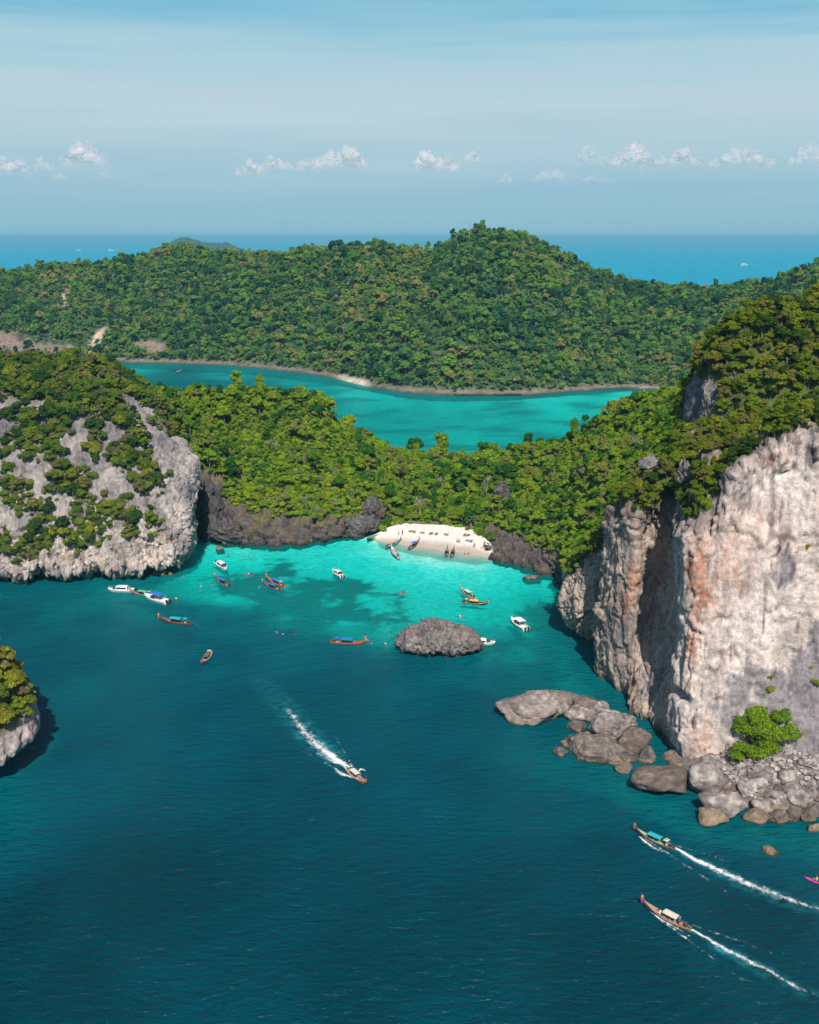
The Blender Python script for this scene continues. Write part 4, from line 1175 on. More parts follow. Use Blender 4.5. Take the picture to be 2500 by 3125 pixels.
# shrubs along the back of the beach
bsh = []
for q_ in range(90):
    f_ = rg.random(); u_ = 1165 + 340 * f_
    v_q = np.interp(u_, [1165, 1200, 1260, 1345, 1440, 1505], [1622, 1600, 1592, 1594, 1614, 1650]) + 7 * rg.random() - 2
    p_ = PZ(u_, v_q, 2.0) + np.array((0, 5.0 * rg.random() - 3.2 * rg.random() ** 3, 0)); bsh.append((p_, 0.5 + 1.0 * rg.random() ** 2, np.array((0, 0, 1.0))))
add_trees('isthmus', 'meadow', bsh[:35], rg, 'isthmus', shrub_only=True); add_trees('isthmus', 'isthmus', bsh[35:], rg, 'isthmus', shrub_only=True)

# which trees the camera sees best: those become single objects
bpy.context.view_layer.update()
_dg = bpy.context.evaluated_depsgraph_get()
eye = Vector((0, 0, CAMZ))
for tr_e in TREES:
    tr_e['score'] = 0
    p = tr_e['loc'] + np.array((0, 0, (3.2 if tr_e['kind'] != 'shrub' else 1.0) * tr_e['s']))
    u, v, dist = proj(p)
    if tr_e['area'] == 'far' or not (30 < u < 2470 and 30 < v < 3100):
        continue
    d = Vector(p) - eye
    ok, loc, *_ = sc.ray_cast(_dg, eye, d.normalized(), distance=d.length - 0.5)
    if not ok:
        w = 4.2 if tr_e['kind'] != 'shrub' else 2.6
        tr_e['score'] = w * tr_e['s'] / dist * FPX
AREA_TEXT = {
    'isthmus': 'on the wooded ridge behind the beach', 'cliff': 'on the white cliff brow', 'slope': 'on the slope beside the cliff chimney',
    'peak': 'on the dark wooded peak', 'karst_face': 'on the grey karst face', 'karst_top': 'on top of the grey karst headland', 'near': 'on the small cut-off headland'}
KIND_TEXT = {'round': 'round green crown', 'tier': 'layered green crown', 'tall': 'tall green crown', 'loose': 'open loose crown', 'shrub': 'low leafy shrub', 'dead': 'bare leafless branches'}
def individual(e):
    shrub, dead = e['kind'] == 'shrub', e['kind'] == 'dead'
    nm = 'shrub' if shrub else ('bare_tree' if dead else 'broadleaf_tree')
    r = empty(nm, e['loc']); r.rotation_euler = e['turn']; r.scale = e['size']
    if dead:
        v, q = DEADS[e['kind_index'] - len(SHAPES)]
        if 'dead%d' % e['kind_index'] not in bpy.data.meshes:
            m = fast_mesh('dead%d' % e['kind_index'], v, q); m.materials.append(M_DEAD)
        o = bpy.data.objects.new('branches', bpy.data.meshes['dead%d' % e['kind_index']]); link(o); o.parent = r
    else:
        key = SHAPES[e['kind_index']]
        o = bpy.data.objects.new('crown', crown_mesh(key, e['pal'])); link(o); o.parent = r
        o2 = bpy.data.objects.new('trunk' if not shrub else 'stem', TRUNK_ME[key]); link(o2); o2.parent = r
    a = e['place'] + AREA_TEXT[e['area']]
    g = AREA_TEXT[e['area']]
    lab = ('leafless grey tree ' if dead else 'low green shrub ' if shrub else 'tree with ' + KIND_TEXT[e['kind']] + ' ') + a
    tag(r, lab, 'shrub' if shrub else 'tree', ('shrubs ' if shrub else 'bare trees ' if dead else 'trees ') + g)
    return r
for want, lim in ((lambda e: e['kind'] != 'shrub', 290), (lambda e: e['kind'] == 'shrub', 200)):
    lst = sorted((e for e in TREES if e['score'] > 0 and want(e)), key=lambda e: -e['score'])[:lim]
    for ar in AREA_TEXT:                # say which part of its area each stands in
        sub = [e for e in lst if e['area'] == ar]
        if not sub: continue
        uv = np.array([proj(e['loc'])[:2] for e in sub])
        nc = 5 if len(sub) > 40 else 3
        for e, (u, v) in zip(sub, uv):
            h = ['far left', 'left', 'middle', 'right', 'far right'] if nc == 5 else ['left', 'middle', 'right']
            c_ = h[min(nc - 1, int(nc * np.mean(uv[:, 0] < u)))]; r_ = ['upper', 'central', 'lower'][min(2, int(3 * np.mean(uv[:, 1] < v)))]
            e['place'] = '%s %s, ' % (r_, c_)
    for e in lst:
        e['single'] = True
        individual(e)
def lone(kind, sd, pal, loc, scale, label, name, cat='tree'):
    r = empty(name, loc, sd * 1.7); r.scale = scale
    if kind == 'dead':
        m = fast_mesh('branches', *dead_shape(sd)); obj('branches', m, M_DEAD, r)
    else:
        key = (kind, sd)
        o = bpy.data.objects.new('crown', crown_mesh(key, pal)); link(o); o.parent = r
        o2 = bpy.data.objects.new('trunk' if kind != 'shrub' else 'stem', TRUNK_ME[key]); link(o2); o2.parent = r
    tag(r, label, cat)
lone('dead', 5, None, PY(1282, 1562, 351), (1.5, 1.5, 1.1), 'bleached dead tree with spreading bare branches at the left back of the beach', 'dead_tree')
lone('dead', 6, None, PY(1485, 1540, 362), (0.9, 0.9, 2.2), 'slender bare pale trunk rising from the trees above the beach', 'dead_tree')
lone('loose', 2, 'far', PY(1395, 735, 905), (1.9, 1.9, 1.7), 'tall spreading tree standing up on the summit of the far hill', 'summit_tree')
lone('dead', 8, None, PY(1432, 728, 908), (1.9, 1.9, 2.3), 'thin open tree beside the spreading one on the far summit', 'summit_tree')
lone('tall', 1, 'far', PY(1560, 740, 905), (1.7, 1.7, 1.5), 'dark upright tree on the right shoulder of the far summit', 'summit_tree')
for k_, (u_, v_2, y_, s_2, lb) in enumerate([(2350, 2105, 183.5, 0.55, 'yellowish tuft of shrub on the grey wall above the bushes'), (2352, 2070, 184, 0.35, 'small yellowish tuft just above another on the grey wall'), (2490, 2085, 177, 0.6, 'green tuft hanging on the dark wall at the edge of the frame'), (2478, 2040, 177.5, 0.35, 'small tuft above the hanging one at the edge of the frame'), (2465, 1668, 184, 0.35, 'single small tuft in a crack high on the white wall'), (2410, 2230, 177.5, 0.4, 'dry tuft at the foot of the dark wall')]):
    d_ = Vector(ray(u_, v_2)).normalized()
    ok_, hit, *_ = sc.ray_cast(_dg, eye, d_)
    lone('shrub', k_ % 4 + 1, 'near', np.array(hit) - np.array((0, 0, 0.7 * s_2)), (s_2, s_2, s_2 * 1.1), lb, 'shrub', 'shrub')
rest = [e for e in TREES if not e.get('single')]
scatter_object('distant_forest', [e for e in rest if e['area'] == 'far'], ['far'], None)
scatter_object('woodland', [e for e in rest if e['area'] != 'far'], ['isthmus', 'peak', 'karst', 'near', 'meadow'], None)
print('TREES', len(TREES), {a: sum(e['area'] == a for e in TREES) for a in ('far', 'isthmus', 'cliff', 'slope', 'peak', 'karst_face', 'karst_top', 'near')})

# ------------------------------------------------------------------ rocks and boulders
_ico = bmesh.new(); bmesh.ops.create_icosphere(_ico, subdivisions=5, radius=1.0)
ICO5_V = np.array([v.co[:] for v in _ico.verts]); ICO5_F = np.array([[v.index for v in f.verts] for f in _ico.faces]); _ico.free()
_ico = bmesh.new(); bmesh.ops.create_icosphere(_ico, subdivisions=4, radius=1.0)
ICO4_V = np.array([v.co[:] for v in _ico.verts]); ICO4_F = np.array([[v.index for v in f.verts] for f in _ico.faces]); _ico.free()
_ico = bmesh.new(); bmesh.ops.create_icosphere(_ico, subdivisions=3, radius=1.0)
ICO3_V = np.array([v.co[:] for v in _ico.verts]); ICO3_F = np.array([[v.index for v in f.verts] for f in _ico.faces]); _ico.free()

def boulder_shape(dims, seed, base=ICO4_V, planes=14, rough=0.06, pw=34.0):
    """facetted rounded block inside the box dims"""
    rng = np.random.default_rng(seed)
    n = rng.standard_normal((planes, 3)); n /= np.linalg.norm(n, axis=1)[:, None]
    h = 0.62 + 0.38 * rng.random(planes)
    d = np.clip(base @ n.T, 1e-4, None) / h
    r = (np.sum(d ** pw, 1) + 0.8 ** pw) ** (-1.0 / pw)
    V = base * r[:, None]
    V /= np.abs(V).max(0)
    V = V * (np.array(dims) / 2)
    sc_ = float(np.mean(dims))
    nn = rough * sc_ * (0.5 * fbm(V / (0.45 * sc_) + seed, 3, seed) + 0.22 * ridged(V / (0.22 * sc_) + seed, 3, seed + 5) * 0.5)
    nn += 0.06 * fbm(V / 0.5 + seed, 2, seed + 9)
    bv, be = blocks(warp3(V, 0.5 * sc_, 0.15 * sc_, seed + 13) / (0.42 * sc_) + seed, seed + 16)
    nn += 0.05 * sc_ * (bv - 0.5) - 0.035 * sc_ * (1 - sstep(0, 0.10, be))
    return V + base * nn[:, None]
def rock_colors(V, z0, light, dark, seed, tide=True, tan=(0.26, 0.19, 0.115)):
    n = fbm(V / 1.3 + seed, 4, seed + 3)
    up = np.clip(0.5 + 0.45 * n, 0, 1)
    c = mixc(dark, light, np.clip(0.5 + 0.75 * n + 0.4 * fbm(V / 0.35 + seed, 2, seed + 8), 0, 1))
    z = V[:, 2] + z0
    if tide:
        b = (1 - sstep(0.5, 1.15, z + 0.2 * n)) * sstep(0.05, 0.4, z)
        c = c * (1 - 0.75 * b)[:, None] + 0.75 * b[:, None] * np.array(tan)
        c = mixc((0.30, 0.29, 0.27), (1, 1, 1), sstep(0.12, 0.40, z + 0.10 * n)) * c
    return c
GREYB = ((0.43, 0.37, 0.335), (0.12, 0.10, 0.095))
BROWNB = ((0.23, 0.175, 0.145), (0.10, 0.078, 0.068))
DARKB = ((0.17, 0.15, 0.145), (0.07, 0.06, 0.06))
def make_boulder(name, center, dims, seed, pal, label, group=None, rz=0.0, base=(ICO4_V, ICO4_F), rough=0.06, tide=True, cat='boulder', planes=14, pw=34.0):
    V = boulder_shape(dims, seed, base[0], planes, rough, pw)
    cs, sn = math.cos(rz), math.sin(rz)
    V = V @ np.array([[cs, sn, 0], [-sn, cs, 0], [0, 0, 1.0]])
    me = fast_mesh(name, V, None, base[1])
    set_col(me, rock_colors(V, center[2], *pal, seed, tide))
    o = obj(name, me, M_ROCK)
    o.location = center
    tag(o, label, cat, group)
    return o

# scree at the foot of the white cliff
def toe_y(x):
    return np.interp(x, [50, 56, 62, 70, 80, 100, 140], [176, 168, 164.5, 163, 161, 155, 148])
def scree_z(x, y):
    k = np.clip(y - toe_y(x), -4, 14)
    hmax = np.interp(x, [50, 56, 64, 72, 90], [0.5, 3.0, 5.6, 6.6, 6.0])
    return np.where(k < 0, 0.5 * k, hmax * (1 - np.exp(-k / 6.5)) * 1.15) - 0.75
sx_, sy_ = axis([(49, 125, 150)]), axis([(146, 186, 110)])
SX, SY = np.meshgrid(sx_, sy_, indexing='ij')
Ps = np.stack([SX, SY, scree_z(SX, SY)], -1).reshape(-1, 3)
Ps[:, 2] += 0.35 * ridged(Ps / 1.6, 3, 131) * 0.6 + 0.3 * fbm(Ps / 4, 2, 132)
me = fast_mesh('scree_slope', Ps, grid_quads(*SX.shape))
set_col(me, rock_colors(Ps, 0, (0.24, 0.205, 0.185), (0.10, 0.085, 0.08), 5))
obj('scree_slope', me, M_ROCK)['kind'] = 'structure'
def on_scree(u, v):
    d = ray(u, v); t = 150.0
    for _ in range(700):
        p = np.array((0, 0, CAMZ)) + d * t
        if p[1] > np.interp(p[0], [45, 52, 55, 61, 68, 76, 88, 110], [181, 181, 180, 178.5, 176.5, 174, 171, 166]) + 0.15 * p[2] - 0.6: break
        if p[2] <= max(0.0, float(scree_z(p[0], p[1])) if p[0] > 50 else 0.0): break
        t += 0.1
    return p, t
def zs(x, y): return 1950 + x * 0.3188, 2000 + y * 0.3188
# (zoom cx, bottom, width, height), palette, label
BIG = [
    ((240, 1375, 480, 345), BROWNB, 'big smooth brown boulder standing in the water before the cliff corner', 3),
    ((635, 1385, 350, 350), GREYB, 'tall pale boulder with a dark water line beside the brown boulder', 5),
    ((690, 1160, 270, 230), GREYB, 'pale split block leaning on the cliff foot above the tall pale boulder', 8),
    ((865, 1590, 430, 310), GREYB, 'large white-topped boulder on the edge of the water below the scree', 12),
    ((728, 1635, 290, 180), ((0.30, 0.225, 0.15), (0.13, 0.095, 0.07)), 'low half-sunken boulder with tan and white tide marks', 14),
    ((1140, 1625, 250, 150), ((0.27, 0.20, 0.13), (0.14, 0.10, 0.08)), 'long flat tan boulder lying at the waterline of the scree', 17),
    ((1235, 1525, 280, 160), GREYB, 'oval pale boulder wedged above the flat tan one', 19),
    ((1365, 1620, 190, 160), BROWNB, 'rounded brown-grey boulder at the waterline, middle of the scree', 21),
    ((880, 1320, 200, 115), BROWNB, 'flat dark boulder lying behind the white-topped boulder', 23),
    ((1040, 1365, 160, 175), GREYB, 'upright pale boulder with a pointed top in the scree', 26),
    ((1175, 1275, 180, 125), GREYB, 'grey slab leaning in the upper scree beneath the bushes', 28),
    ((1270, 1385, 280, 150), GREYB, 'wide pale boulder in the middle of the scree', 31),
    ((1455, 1255, 200, 180), GREYB, 'pale white block standing high in the scree beside the grey wall', 33),
    ((1530, 1460, 210, 170), GREYB, 'large rounded grey boulder low on the scree', 36),
    ((1485, 1605, 150, 180), BROWNB, 'dark wedge of rock at the waterline between two boulders', 39),
    ((1660, 1605, 180, 190), BROWNB, 'dark broad boulder at the waterline by the edge of the frame', 41),
    ((1450, 1345, 130, 120), GREYB, 'small pale block on top of the rounded grey boulder', 44),
    ((1650, 1400, 140, 140), GREYB, 'grey boulder above the dark broad one by the edge of the frame', 47),
    ((1700, 1700, 130, 110), ((0.30, 0.22, 0.14), (0.13, 0.095, 0.07)), 'orange-tan stone awash in the corner of the scree', 49),
    ((855, 890, 66, 62), GREYB, 'single round stone perched at the edge of the bushes', 51),
    ((1390, 1040, 100, 60), ((0.5, 0.45, 0.42), (0.3, 0.26, 0.25)), 'pale flat stone high on the scree right of the bushes', 53),
    ((1310, 1055, 90, 55), ((0.22, 0.14, 0.12), (0.15, 0.09, 0.08)), 'reddish flat stone high on the scree right of the bushes', 55),
]
for (zx, zb, zw, zh), pal, lab, sd in BIG:
    u, v = zs(zx, zb)
    p, t = on_scree(u, v)
    w = zw * 0.3188 / FPX * t; h = zh * 0.3188 / FPX * t
    dep = w * 0.8
    hz_ = max(h * 1.12 - dep * 0.34, 0.55 * h)
    sink = 0.8
    c = p + np.array((0, dep * 0.42, hz_ / 2 - sink / 2))
    make_boulder('boulder', c, (w * 1.16, dep * 1.1, (hz_ + sink) * 1.12), sd, pal, lab, 'boulders at the foot of the white cliff', rz=0.0)
rngb = np.random.default_rng(404)
for k in range(78):
    zx = 800 + 980 * rngb.random(); zy = 1010 + 480 * rngb.random() ** 1.3
    u, v = zs(zx, zy)
    if zy > 1300 and zx < 1250: continue
    p, t = on_scree(u, v)
    s = (0.7 + 1.3 * rngb.random() ** 2)
    dims = (s * (0.8 + 0.7 * rngb.random()), s * (0.8 + 0.5 * rngb.random()), s * (0.6 + 0.4 * rngb.random()))
    make_boulder('boulder', p + np.array((0, 0, dims[2] * 0.25)), dims, 500 + k, GREYB if rngb.random() < 0.75 else BROWNB, 'small loose block of grey stone in the ' + ('upper ' if zy < 1180 else 'lower ') + ('left' if zx < 1150 else 'middle' if zx < 1450 else 'right') + ' part of the scree', 'small blocks in the scree', rz=rngb.random() * 3, base=(ICO3_V, ICO3_F), planes=8, pw=14)
# fine rubble between them
rv, rf, rc_, nv = [], [], [], 0
for k in range(900):
    x = 57 + 55 * rngb.random(); y = toe_y(x) + 1.5 + 13 * rngb.random()
    s = 0.22 + 0.35 * rngb.random() ** 2
    V = ICO_V * (1 + 0.25 * rngb.standard_normal((len(ICO_V), 1))) * s * np.array((1.1, 0.9, 0.7))
    V = V + np.array((x, y, float(scree_z(x, y)) + 0.4))
    rv.append(V); rf.append(ICO_F + nv); nv += len(V)
    rc_.append(np.tile(np.array((0.42, 0.37, 0.345)) * (0.55 + 0.6 * rngb.random()), (len(V), 1)))
me = fast_mesh('rubble', np.concatenate(rv), None, np.concatenate(rf), smooth=False)
set_col(me, np.concatenate(rc_))
tag(obj('rubble', me, M_ROCK), 'small broken stones lying over the scree', None, None, 'stuff')

# rocks in the water by the cliff: (u centre, v bottom, width px, height px)
WR = [
    ((1662, 2212, 275, 112), ((0.36, 0.30, 0.26), (0.13, 0.108, 0.098)), 'long pale boulder lying in the water off the cliff corner', 61, 0.62),
    ((1838, 2335, 205, 95), ((0.27, 0.215, 0.185), (0.11, 0.088, 0.078)), 'broad low grey-brown boulder in the water under the chimney', 63, 0.75),
    ((1710, 2308, 48, 40), DARKB, 'small dark pointed rock standing alone in the water', 65, 0.9),
    ((1906, 2362, 56, 38), BROWNB, 'small rounded brown rock awash between the two big boulders', 67, 0.9),
    ((1768, 2236, 62, 48), DARKB, 'dark rock at the tail of the long pale boulder', 69, 0.9),
    ((1782, 2264, 52, 36), BROWNB, 'small brown rock in front of the stepped block', 71, 0.9),
    ((1795, 2180, 95, 60), BROWNB, 'brown rock joining the long boulder to the cliff', 73, 0.9),
    ((1865, 2262, 150, 105), GREYB, 'stepped pale block stacked against the cliff foot', 75, 0.8),
    ((1940, 2300, 95, 90), BROWNB, 'cracked brown rock at the foot of the chimney', 77, 0.8),
    ((1852, 2252, 46, 32), GREYB, 'small pale stone lying on the stepped block', 79, 0.9),
    ((1832, 2200, 70, 66), GREYB, 'upright pale rock leaning on the cliff behind the stepped block', 87, 0.8),
    ((1905, 2238, 90, 60), GREYB, 'pale angular rock stacked behind the stepped block', 88, 0.8),
    ((1800, 2300, 70, 50), BROWNB, 'brown rock squeezed between the stepped block and the broad low boulder', 89, 0.8),
    ((1925, 2332, 80, 46), DARKB, 'dark flat rock at the water under the chimney', 90, 0.8),
    ((1740, 2282, 50, 30), BROWNB, 'low brown rock at the left tip of the broad low boulder', 92, 0.8),
    ((1985, 2330, 60, 60), DARKB, 'dark rock wedged in the mouth of the chimney', 93, 0.8),
    ((1778, 2208, 90, 66), GREYB, 'pale block joining the long boulder to the pile', 94, 0.8),
    ((668, 1680, 30, 16), DARKB, 'single dark rock in the shallows between karst and dark cliff', 81, 0.9),
    ((1625, 1770, 60, 14), DARKB, 'flat dark rock awash off the beach point', 83, 0.7),
    ((2360, 2612, 60, 26), ((0.26, 0.19, 0.12), (0.12, 0.09, 0.06)), 'tan rock just breaking the surface off the scree', 85, 0.8),
]
for (u, vb, w, h), pal, lab, sd, df_ in WR:
    p = PZ(u, vb); _, _, t = proj(p)
    W = w / FPX * t; Hh = h / FPX * t
    dep = W * df_
    hz_ = max(Hh - dep * 0.22, 0.62 * Hh)
    make_boulder('boulder', p + np.array((0, dep * 0.45, hz_ / 2 - 0.8)), (W * (1.06 if W > 12 else 1.14), dep * 1.15, hz_ + 1.6), sd, pal, lab, 'rocks in the water', rz=0.0, base=(ICO5_V, ICO5_F) if W > 10 else (ICO4_V, ICO4_F), planes=15, rough=0.07)
# low rocks under the lip of the karst headland
for k, (u, v, w, h) in enumerate([(418, 1762, 44, 18), (472, 1757, 22, 20), (493, 1755, 24, 26), (489, 1759, 40, 10), (519, 1757, 14, 10), (318, 1758, 30, 14)]):
    p = PZ(u, v); t = proj(p)[2]; W, Hh = w / FPX * t, h / FPX * t
    make_boulder('boulder', p + np.array((0, W * .4, Hh * .3)), (W, W * .8, Hh + 1.0), 700 + k, BROWNB, 'low brown rock at the waterline under the lip of the karst headland', 'rocks under the karst lip', base=(ICO3_V, ICO3_F))
# sunken boulders showing green through the water off the scree
for k in range(46):
    u = 1830 + 670 * rngb.random(); v = np.interp(u, [1830, 2000, 2150, 2500], [2345, 2425, 2500, 2545]) + 85 * rngb.random() ** 1.5
    p = PZ(u, v); s = 1.5 + 2.8 * rngb.random()
    p[2] = -0.5 - s * 0.4 - 1.6 * rngb.random()
    make_boulder('sunken_boulder', p, (s * 1.3, s, s * 0.9), 800 + k, ((0.5, 0.44, 0.30), (0.25, 0.22, 0.15)), 'sunken boulder showing pale green through the water off the scree', 'sunken boulders', rz=rngb.random() * 3, base=(ICO3_V, ICO3_F), tide=False)

# lone rock islet in the bay
th = np.linspace(0, 2 * math.pi, 240, endpoint=False)
c0 = PZ(1344, 2006); c0[1] += 5.5
rows = [(-3, 0.80), (0.1, 0.82), (0.8, 0.90), (1.6, 1.03), (2.6, 1.06), (3.8, 1.0), (4.9, 0.84), (5.7, 0.58), (6.1, 0.3), (6.25, 0.0)]
rz_ = np.array([r[0] for r in rows]); rr_ = np.array([r[1] for r in rows])
tt = np.linspace(0, len(rows) - 1, 80)
prof_ = cr(np.stack([rz_, rr_], 1), tt)
Gx = np.zeros((240, 80, 3))
for i, a in enumerate(th):
    ca, sa = math.cos(a), math.sin(a)
    R_ = 1.0 / (abs(ca / 9.6) ** 2.6 + abs(sa / 5.6) ** 2.6) ** (1 / 2.6)
    x = prof_[:, 1] * R_ * ca; y = prof_[:, 1] * R_ * sa
    hs = np.interp(x, [-10, -7, -3, 1, 4, 6, 8, 10], [0.62, 0.85, 1.05, 1.0, 0.80, 0.74, 0.76, 0.55])
    Gx[i] = np.stack([x, y, np.where(prof_[:, 0] > 1, 1 + (prof_[:, 0] - 1) * hs, prof_[:, 0])], 1)
P = (Gx + c0).reshape(-1, 3)
Nr = grid_normals(np.concatenate([Gx, Gx[:1]], 0))[:240].reshape(-1, 3)
Nr = np.where((Nr * (P - c0 - np.array((0, 0, 2)))).sum(1, keepdims=True) < 0, -Nr, Nr)
ib, ie = blocks(warp3(P, 2.0, 0.6, 147) / np.array((1.6, 1.6, 1.1)), 148)
P = P + Nr * (0.35 * fbm(P / 3.0, 3, 141) + 0.7 * ridged(P / 2.1, 3, 142) * 0.5 + 0.35 * ridged(P / np.array((0.9, 0.9, 1.4)), 2, 143) * 0.5 + 1.25 * (ib - 0.5) - 0.45 * (1 - sstep(0, 0.12, ie)))[:, None]
P = P - c0 * np.array((1, 1, 0))
idx = np.arange(240 * 80).reshape(240, 80); nxt = np.roll(idx, -1, 0)
Q = np.stack([idx[:, :-1], nxt[:, :-1], nxt[:, 1:], idx[:, 1:]], -1).reshape(-1, 4)
me = fast_mesh('rock_islet', P, Q)
cc = mixc((0.06, 0.054, 0.055), (0.29, 0.25, 0.23), np.clip(0.5 + 0.55 * fbm(P / 1.0, 4, 144) + 0.3 * fbm(P / 4, 2, 145), 0, 1))
cc = mixc((0.3, 0.3, 0.3), (1, 1, 1), sstep(0.3, 1.3, P[:, 2])) * cc
set_col(me, cc)
o = obj('rock_islet', me, M_ROCK); o.location = (c0[0], c0[1], 0)
tag(o, 'lone rough grey rock islet in the middle of the bay', 'rock')

# rock points and spires along the shore and on the crest
def spire(u, v, y, w, d, h, sd, lab, pal=((0.27, 0.24, 0.235), (0.10, 0.092, 0.095)), layered=False):
    p = PY(u, v, y)
    V = boulder_shape((w, d, h), sd, ICO5_V, 8, 0.06, 26)
    ax = np.array((1, 1, 0.25))
    cell = (0.9 + 0.07 * w, 0.9 + 0.07 * w, 0.55) if layered else (0.55 + 0.06 * w, 0.55 + 0.06 * w, 1.2 + 0.16 * h)
    q = V.copy(); q[:, 2] += 0.3 * V[:, 0] * layered
    bv, be = blocks(warp3(q, 2.0, 0.5, sd) / np.array(cell), sd + 4)
    V = V + ICO5_V * ax * (0.16 * min(w, h) * (bv - 0.5) - 0.05 * min(w, h) * (1 - sstep(0, 0.14, be)) + 0.25 * fbm(V / 0.7, 3, sd + 6))[:, None]
    up = sstep(0, 0.5 * h, V[:, 2])
    V[:, 2] += up * h * 0.30 * fbm(V * np.array((1, 1, 0)) / (0.28 * w + 0.4), 2, sd + 8)
    V[:, :2] *= (1 - 0.35 * up)[:, None]
    me = fast_mesh('rock_outcrop', V, None, ICO5_F)
    n = fbm(V / 1.1 + sd, 4, sd)
    set_col(me, mixc(pal[1], pal[0], np.clip(0.35 + 0.55 * n + 0.4 * (bv - 0.3), 0, 1)))
    o = obj('rock_outcrop', me, M_ROCK); o.location = p
    tag(o, lab, 'rock')
spire(2168, 1245, 243, 4.2, 6, 17, 901, 'tall narrow grey crag edging the wooded peak')
spire(2190, 1160, 245, 6.5, 5, 7, 902, 'pale broken crag on top of the tall narrow one')
spire(2264, 1005, 250, 4.0, 4, 5.0, 903, 'small pale crag on the skyline shoulder of the wooded peak')
spire(2125, 1345, 232, 7.5, 5, 4.5, 904, 'brown-grey ledge below the tall narrow crag')
spire(2000, 1415, 222, 9.0, 6, 3.6, 905, 'flat dark outcrop among trees above the chimney')
spire(2092, 1445, 208, 3.8, 4, 6.0, 906, 'grey fluted outcrop among bushes on the brow of the white cliff')
spire(1885, 1612, 223, 3.4, 3.5, 9.5, 907, 'jagged spire crowning the buttress left of the chimney')
spire(1947, 1600, 213.5, 2.8, 3.0, 8.0, 908, 'slender grey spire at the head of the dark chimney')
spire(2080, 1600, 200, 3.4, 4, 8.0, 909, 'rough grey spire on the right edge of the dark chimney')
spire(1535, 1500, 362, 7.0, 5, 9.0, 910, 'dark crag among the trees above the right end of the beach', ((0.13, 0.115, 0.12), (0.05, 0.046, 0.05)))
spire(1140, 1545, 347, 7.0, 4, 9.5, 911, 'dark pointed crag at the left end of the beach', ((0.16, 0.14, 0.14), (0.06, 0.055, 0.055)))
spire(1100, 1600, 341, 14.0, 6, 7.0, 912, 'broken dark rocks running down to the left end of the beach', ((0.16, 0.14, 0.135), (0.06, 0.055, 0.055)))
spire(1560, 1690, 324, 15.0, 8, 7.0, 913, 'layered dark rock point at the right end of the beach', ((0.15, 0.125, 0.115), (0.045, 0.04, 0.04)), True)
spire(1475, 1625, 342, 6.0, 5, 5.0, 914, 'dark rock shelf above the right end of the sand', ((0.16, 0.14, 0.135), (0.06, 0.055, 0.055)))
spire(648, 1550, 337, 9.5, 7, 22.0, 915, 'tall dark tower of layered rock behind the karst headland', ((0.14, 0.12, 0.12), (0.04, 0.036, 0.04)), True)
spire(700, 1625, 331, 14.0, 6, 9.0, 916, 'slanting dark slab at the water below the rock tower', ((0.14, 0.12, 0.115), (0.045, 0.04, 0.04)), True)

# bushes on the scree
BUSHES = [(1130, 830, 300, 330, 'big bright green bush in the middle of the scree thicket'), (1010, 1010, 210, 160, 'bright green bush at the foot of the scree thicket'), (1200, 960, 230, 170, 'bright green bush in front of the big one on the scree'),
          (1425, 800, 190, 140, 'separate bright green bush right of the scree thicket'), (1350, 640, 130, 140, 'uppermost bright green bush against the grey wall'), (985, 760, 170, 160, 'bright green bush at the left edge of the scree thicket'), (1110, 640, 190, 160, 'bright green bush crowning the scree thicket')]
for k, (zx, zb, w, h, lab) in enumerate(BUSHES):
    u, v = zs(zx, zb); p, t = on_scree(u, v)
    W, H = 1.3 * w * 0.3188 / FPX * t, 1.35 * h * 0.3188 / FPX * t
    rb = np.random.default_rng(k + 70)
    L = []
    for j in range(20):
        a, q = rb.random() * 6.28, math.sqrt(rb.random())
        L.append(((0.36 * W * q * math.cos(a), 0.36 * W * q * math.sin(a), H * (0.28 + 0.5 * rb.random() * (1.1 - q * q))), np.array((0.23 * W, 0.23 * W, 0.18 * H)) * (0.55 + 0.7 * rb.random())))
    vv, qq, tt_, aa = crown_arrays(L, 0.20, int(620 * W * H / 6), rb)
    m = fast_mesh('crown', vv, qq, tt_, smooth=False); set_f(m, aa, 'leaf')
    r = empty('shrub', p - np.array((0, 0, 0.1)))
    obj('crown', m, PAL['bush'], r)
    vv, qq = limbs(L, 0.25 * H, 0.08, rb)
    obj('stem', fast_mesh('stem', vv, qq), M_BARK, r)
    tag(r, lab, 'bush', 'bushes on the scree')

# ------------------------------------------------------------------ boats
def paint(name, col, rough=0.55, var=0.25, spec=0.35):
    t = NT(name)
    n = t.noise(3.0, 4, 0.6, t.n('TexCoord').outputs['Object'])
    k = t.maprange(n, 0.3, 0.7, 1 - var, 1 + var * 0.6)
    c = t.mix(1.0, col, t.n('CombineXYZ', i_X=k, i_Y=k, i_Z=k).outputs[0], 'MULTIPLY')
    return t.done(t.bsdf(c, rough, None, Specular_IOR_Level=spec))
PM = {}
def pm(col, rough=0.55):
    key = (tuple(round(c, 3) for c in col), rough)
    if key not in PM: PM[key] = paint('paint_%d' % len(PM), col, rough)
    return PM[key]
WOOD, DWOOD, WHITE, RED, BLUE, TEAL, YEL, GREEN_, BLACK, GREYC, ORANGE, PINK, CREAM, BROWN = (0.17, 0.105, 0.075), (0.06, 0.038, 0.030), (0.78, 0.77, 0.75), (0.36, 0.045, 0.032), (0.02, 0.16, 0.50), (0.02, 0.36, 0.40), (0.75, 0.47, 0.03), (0.12, 0.42, 0.22), (0.02, 0.02, 0.022), (0.40, 0.38, 0.36), (0.72, 0.20, 0.05), (0.80, 0.03, 0.30), (0.62, 0.56, 0.48), (0.16, 0.10, 0.08)
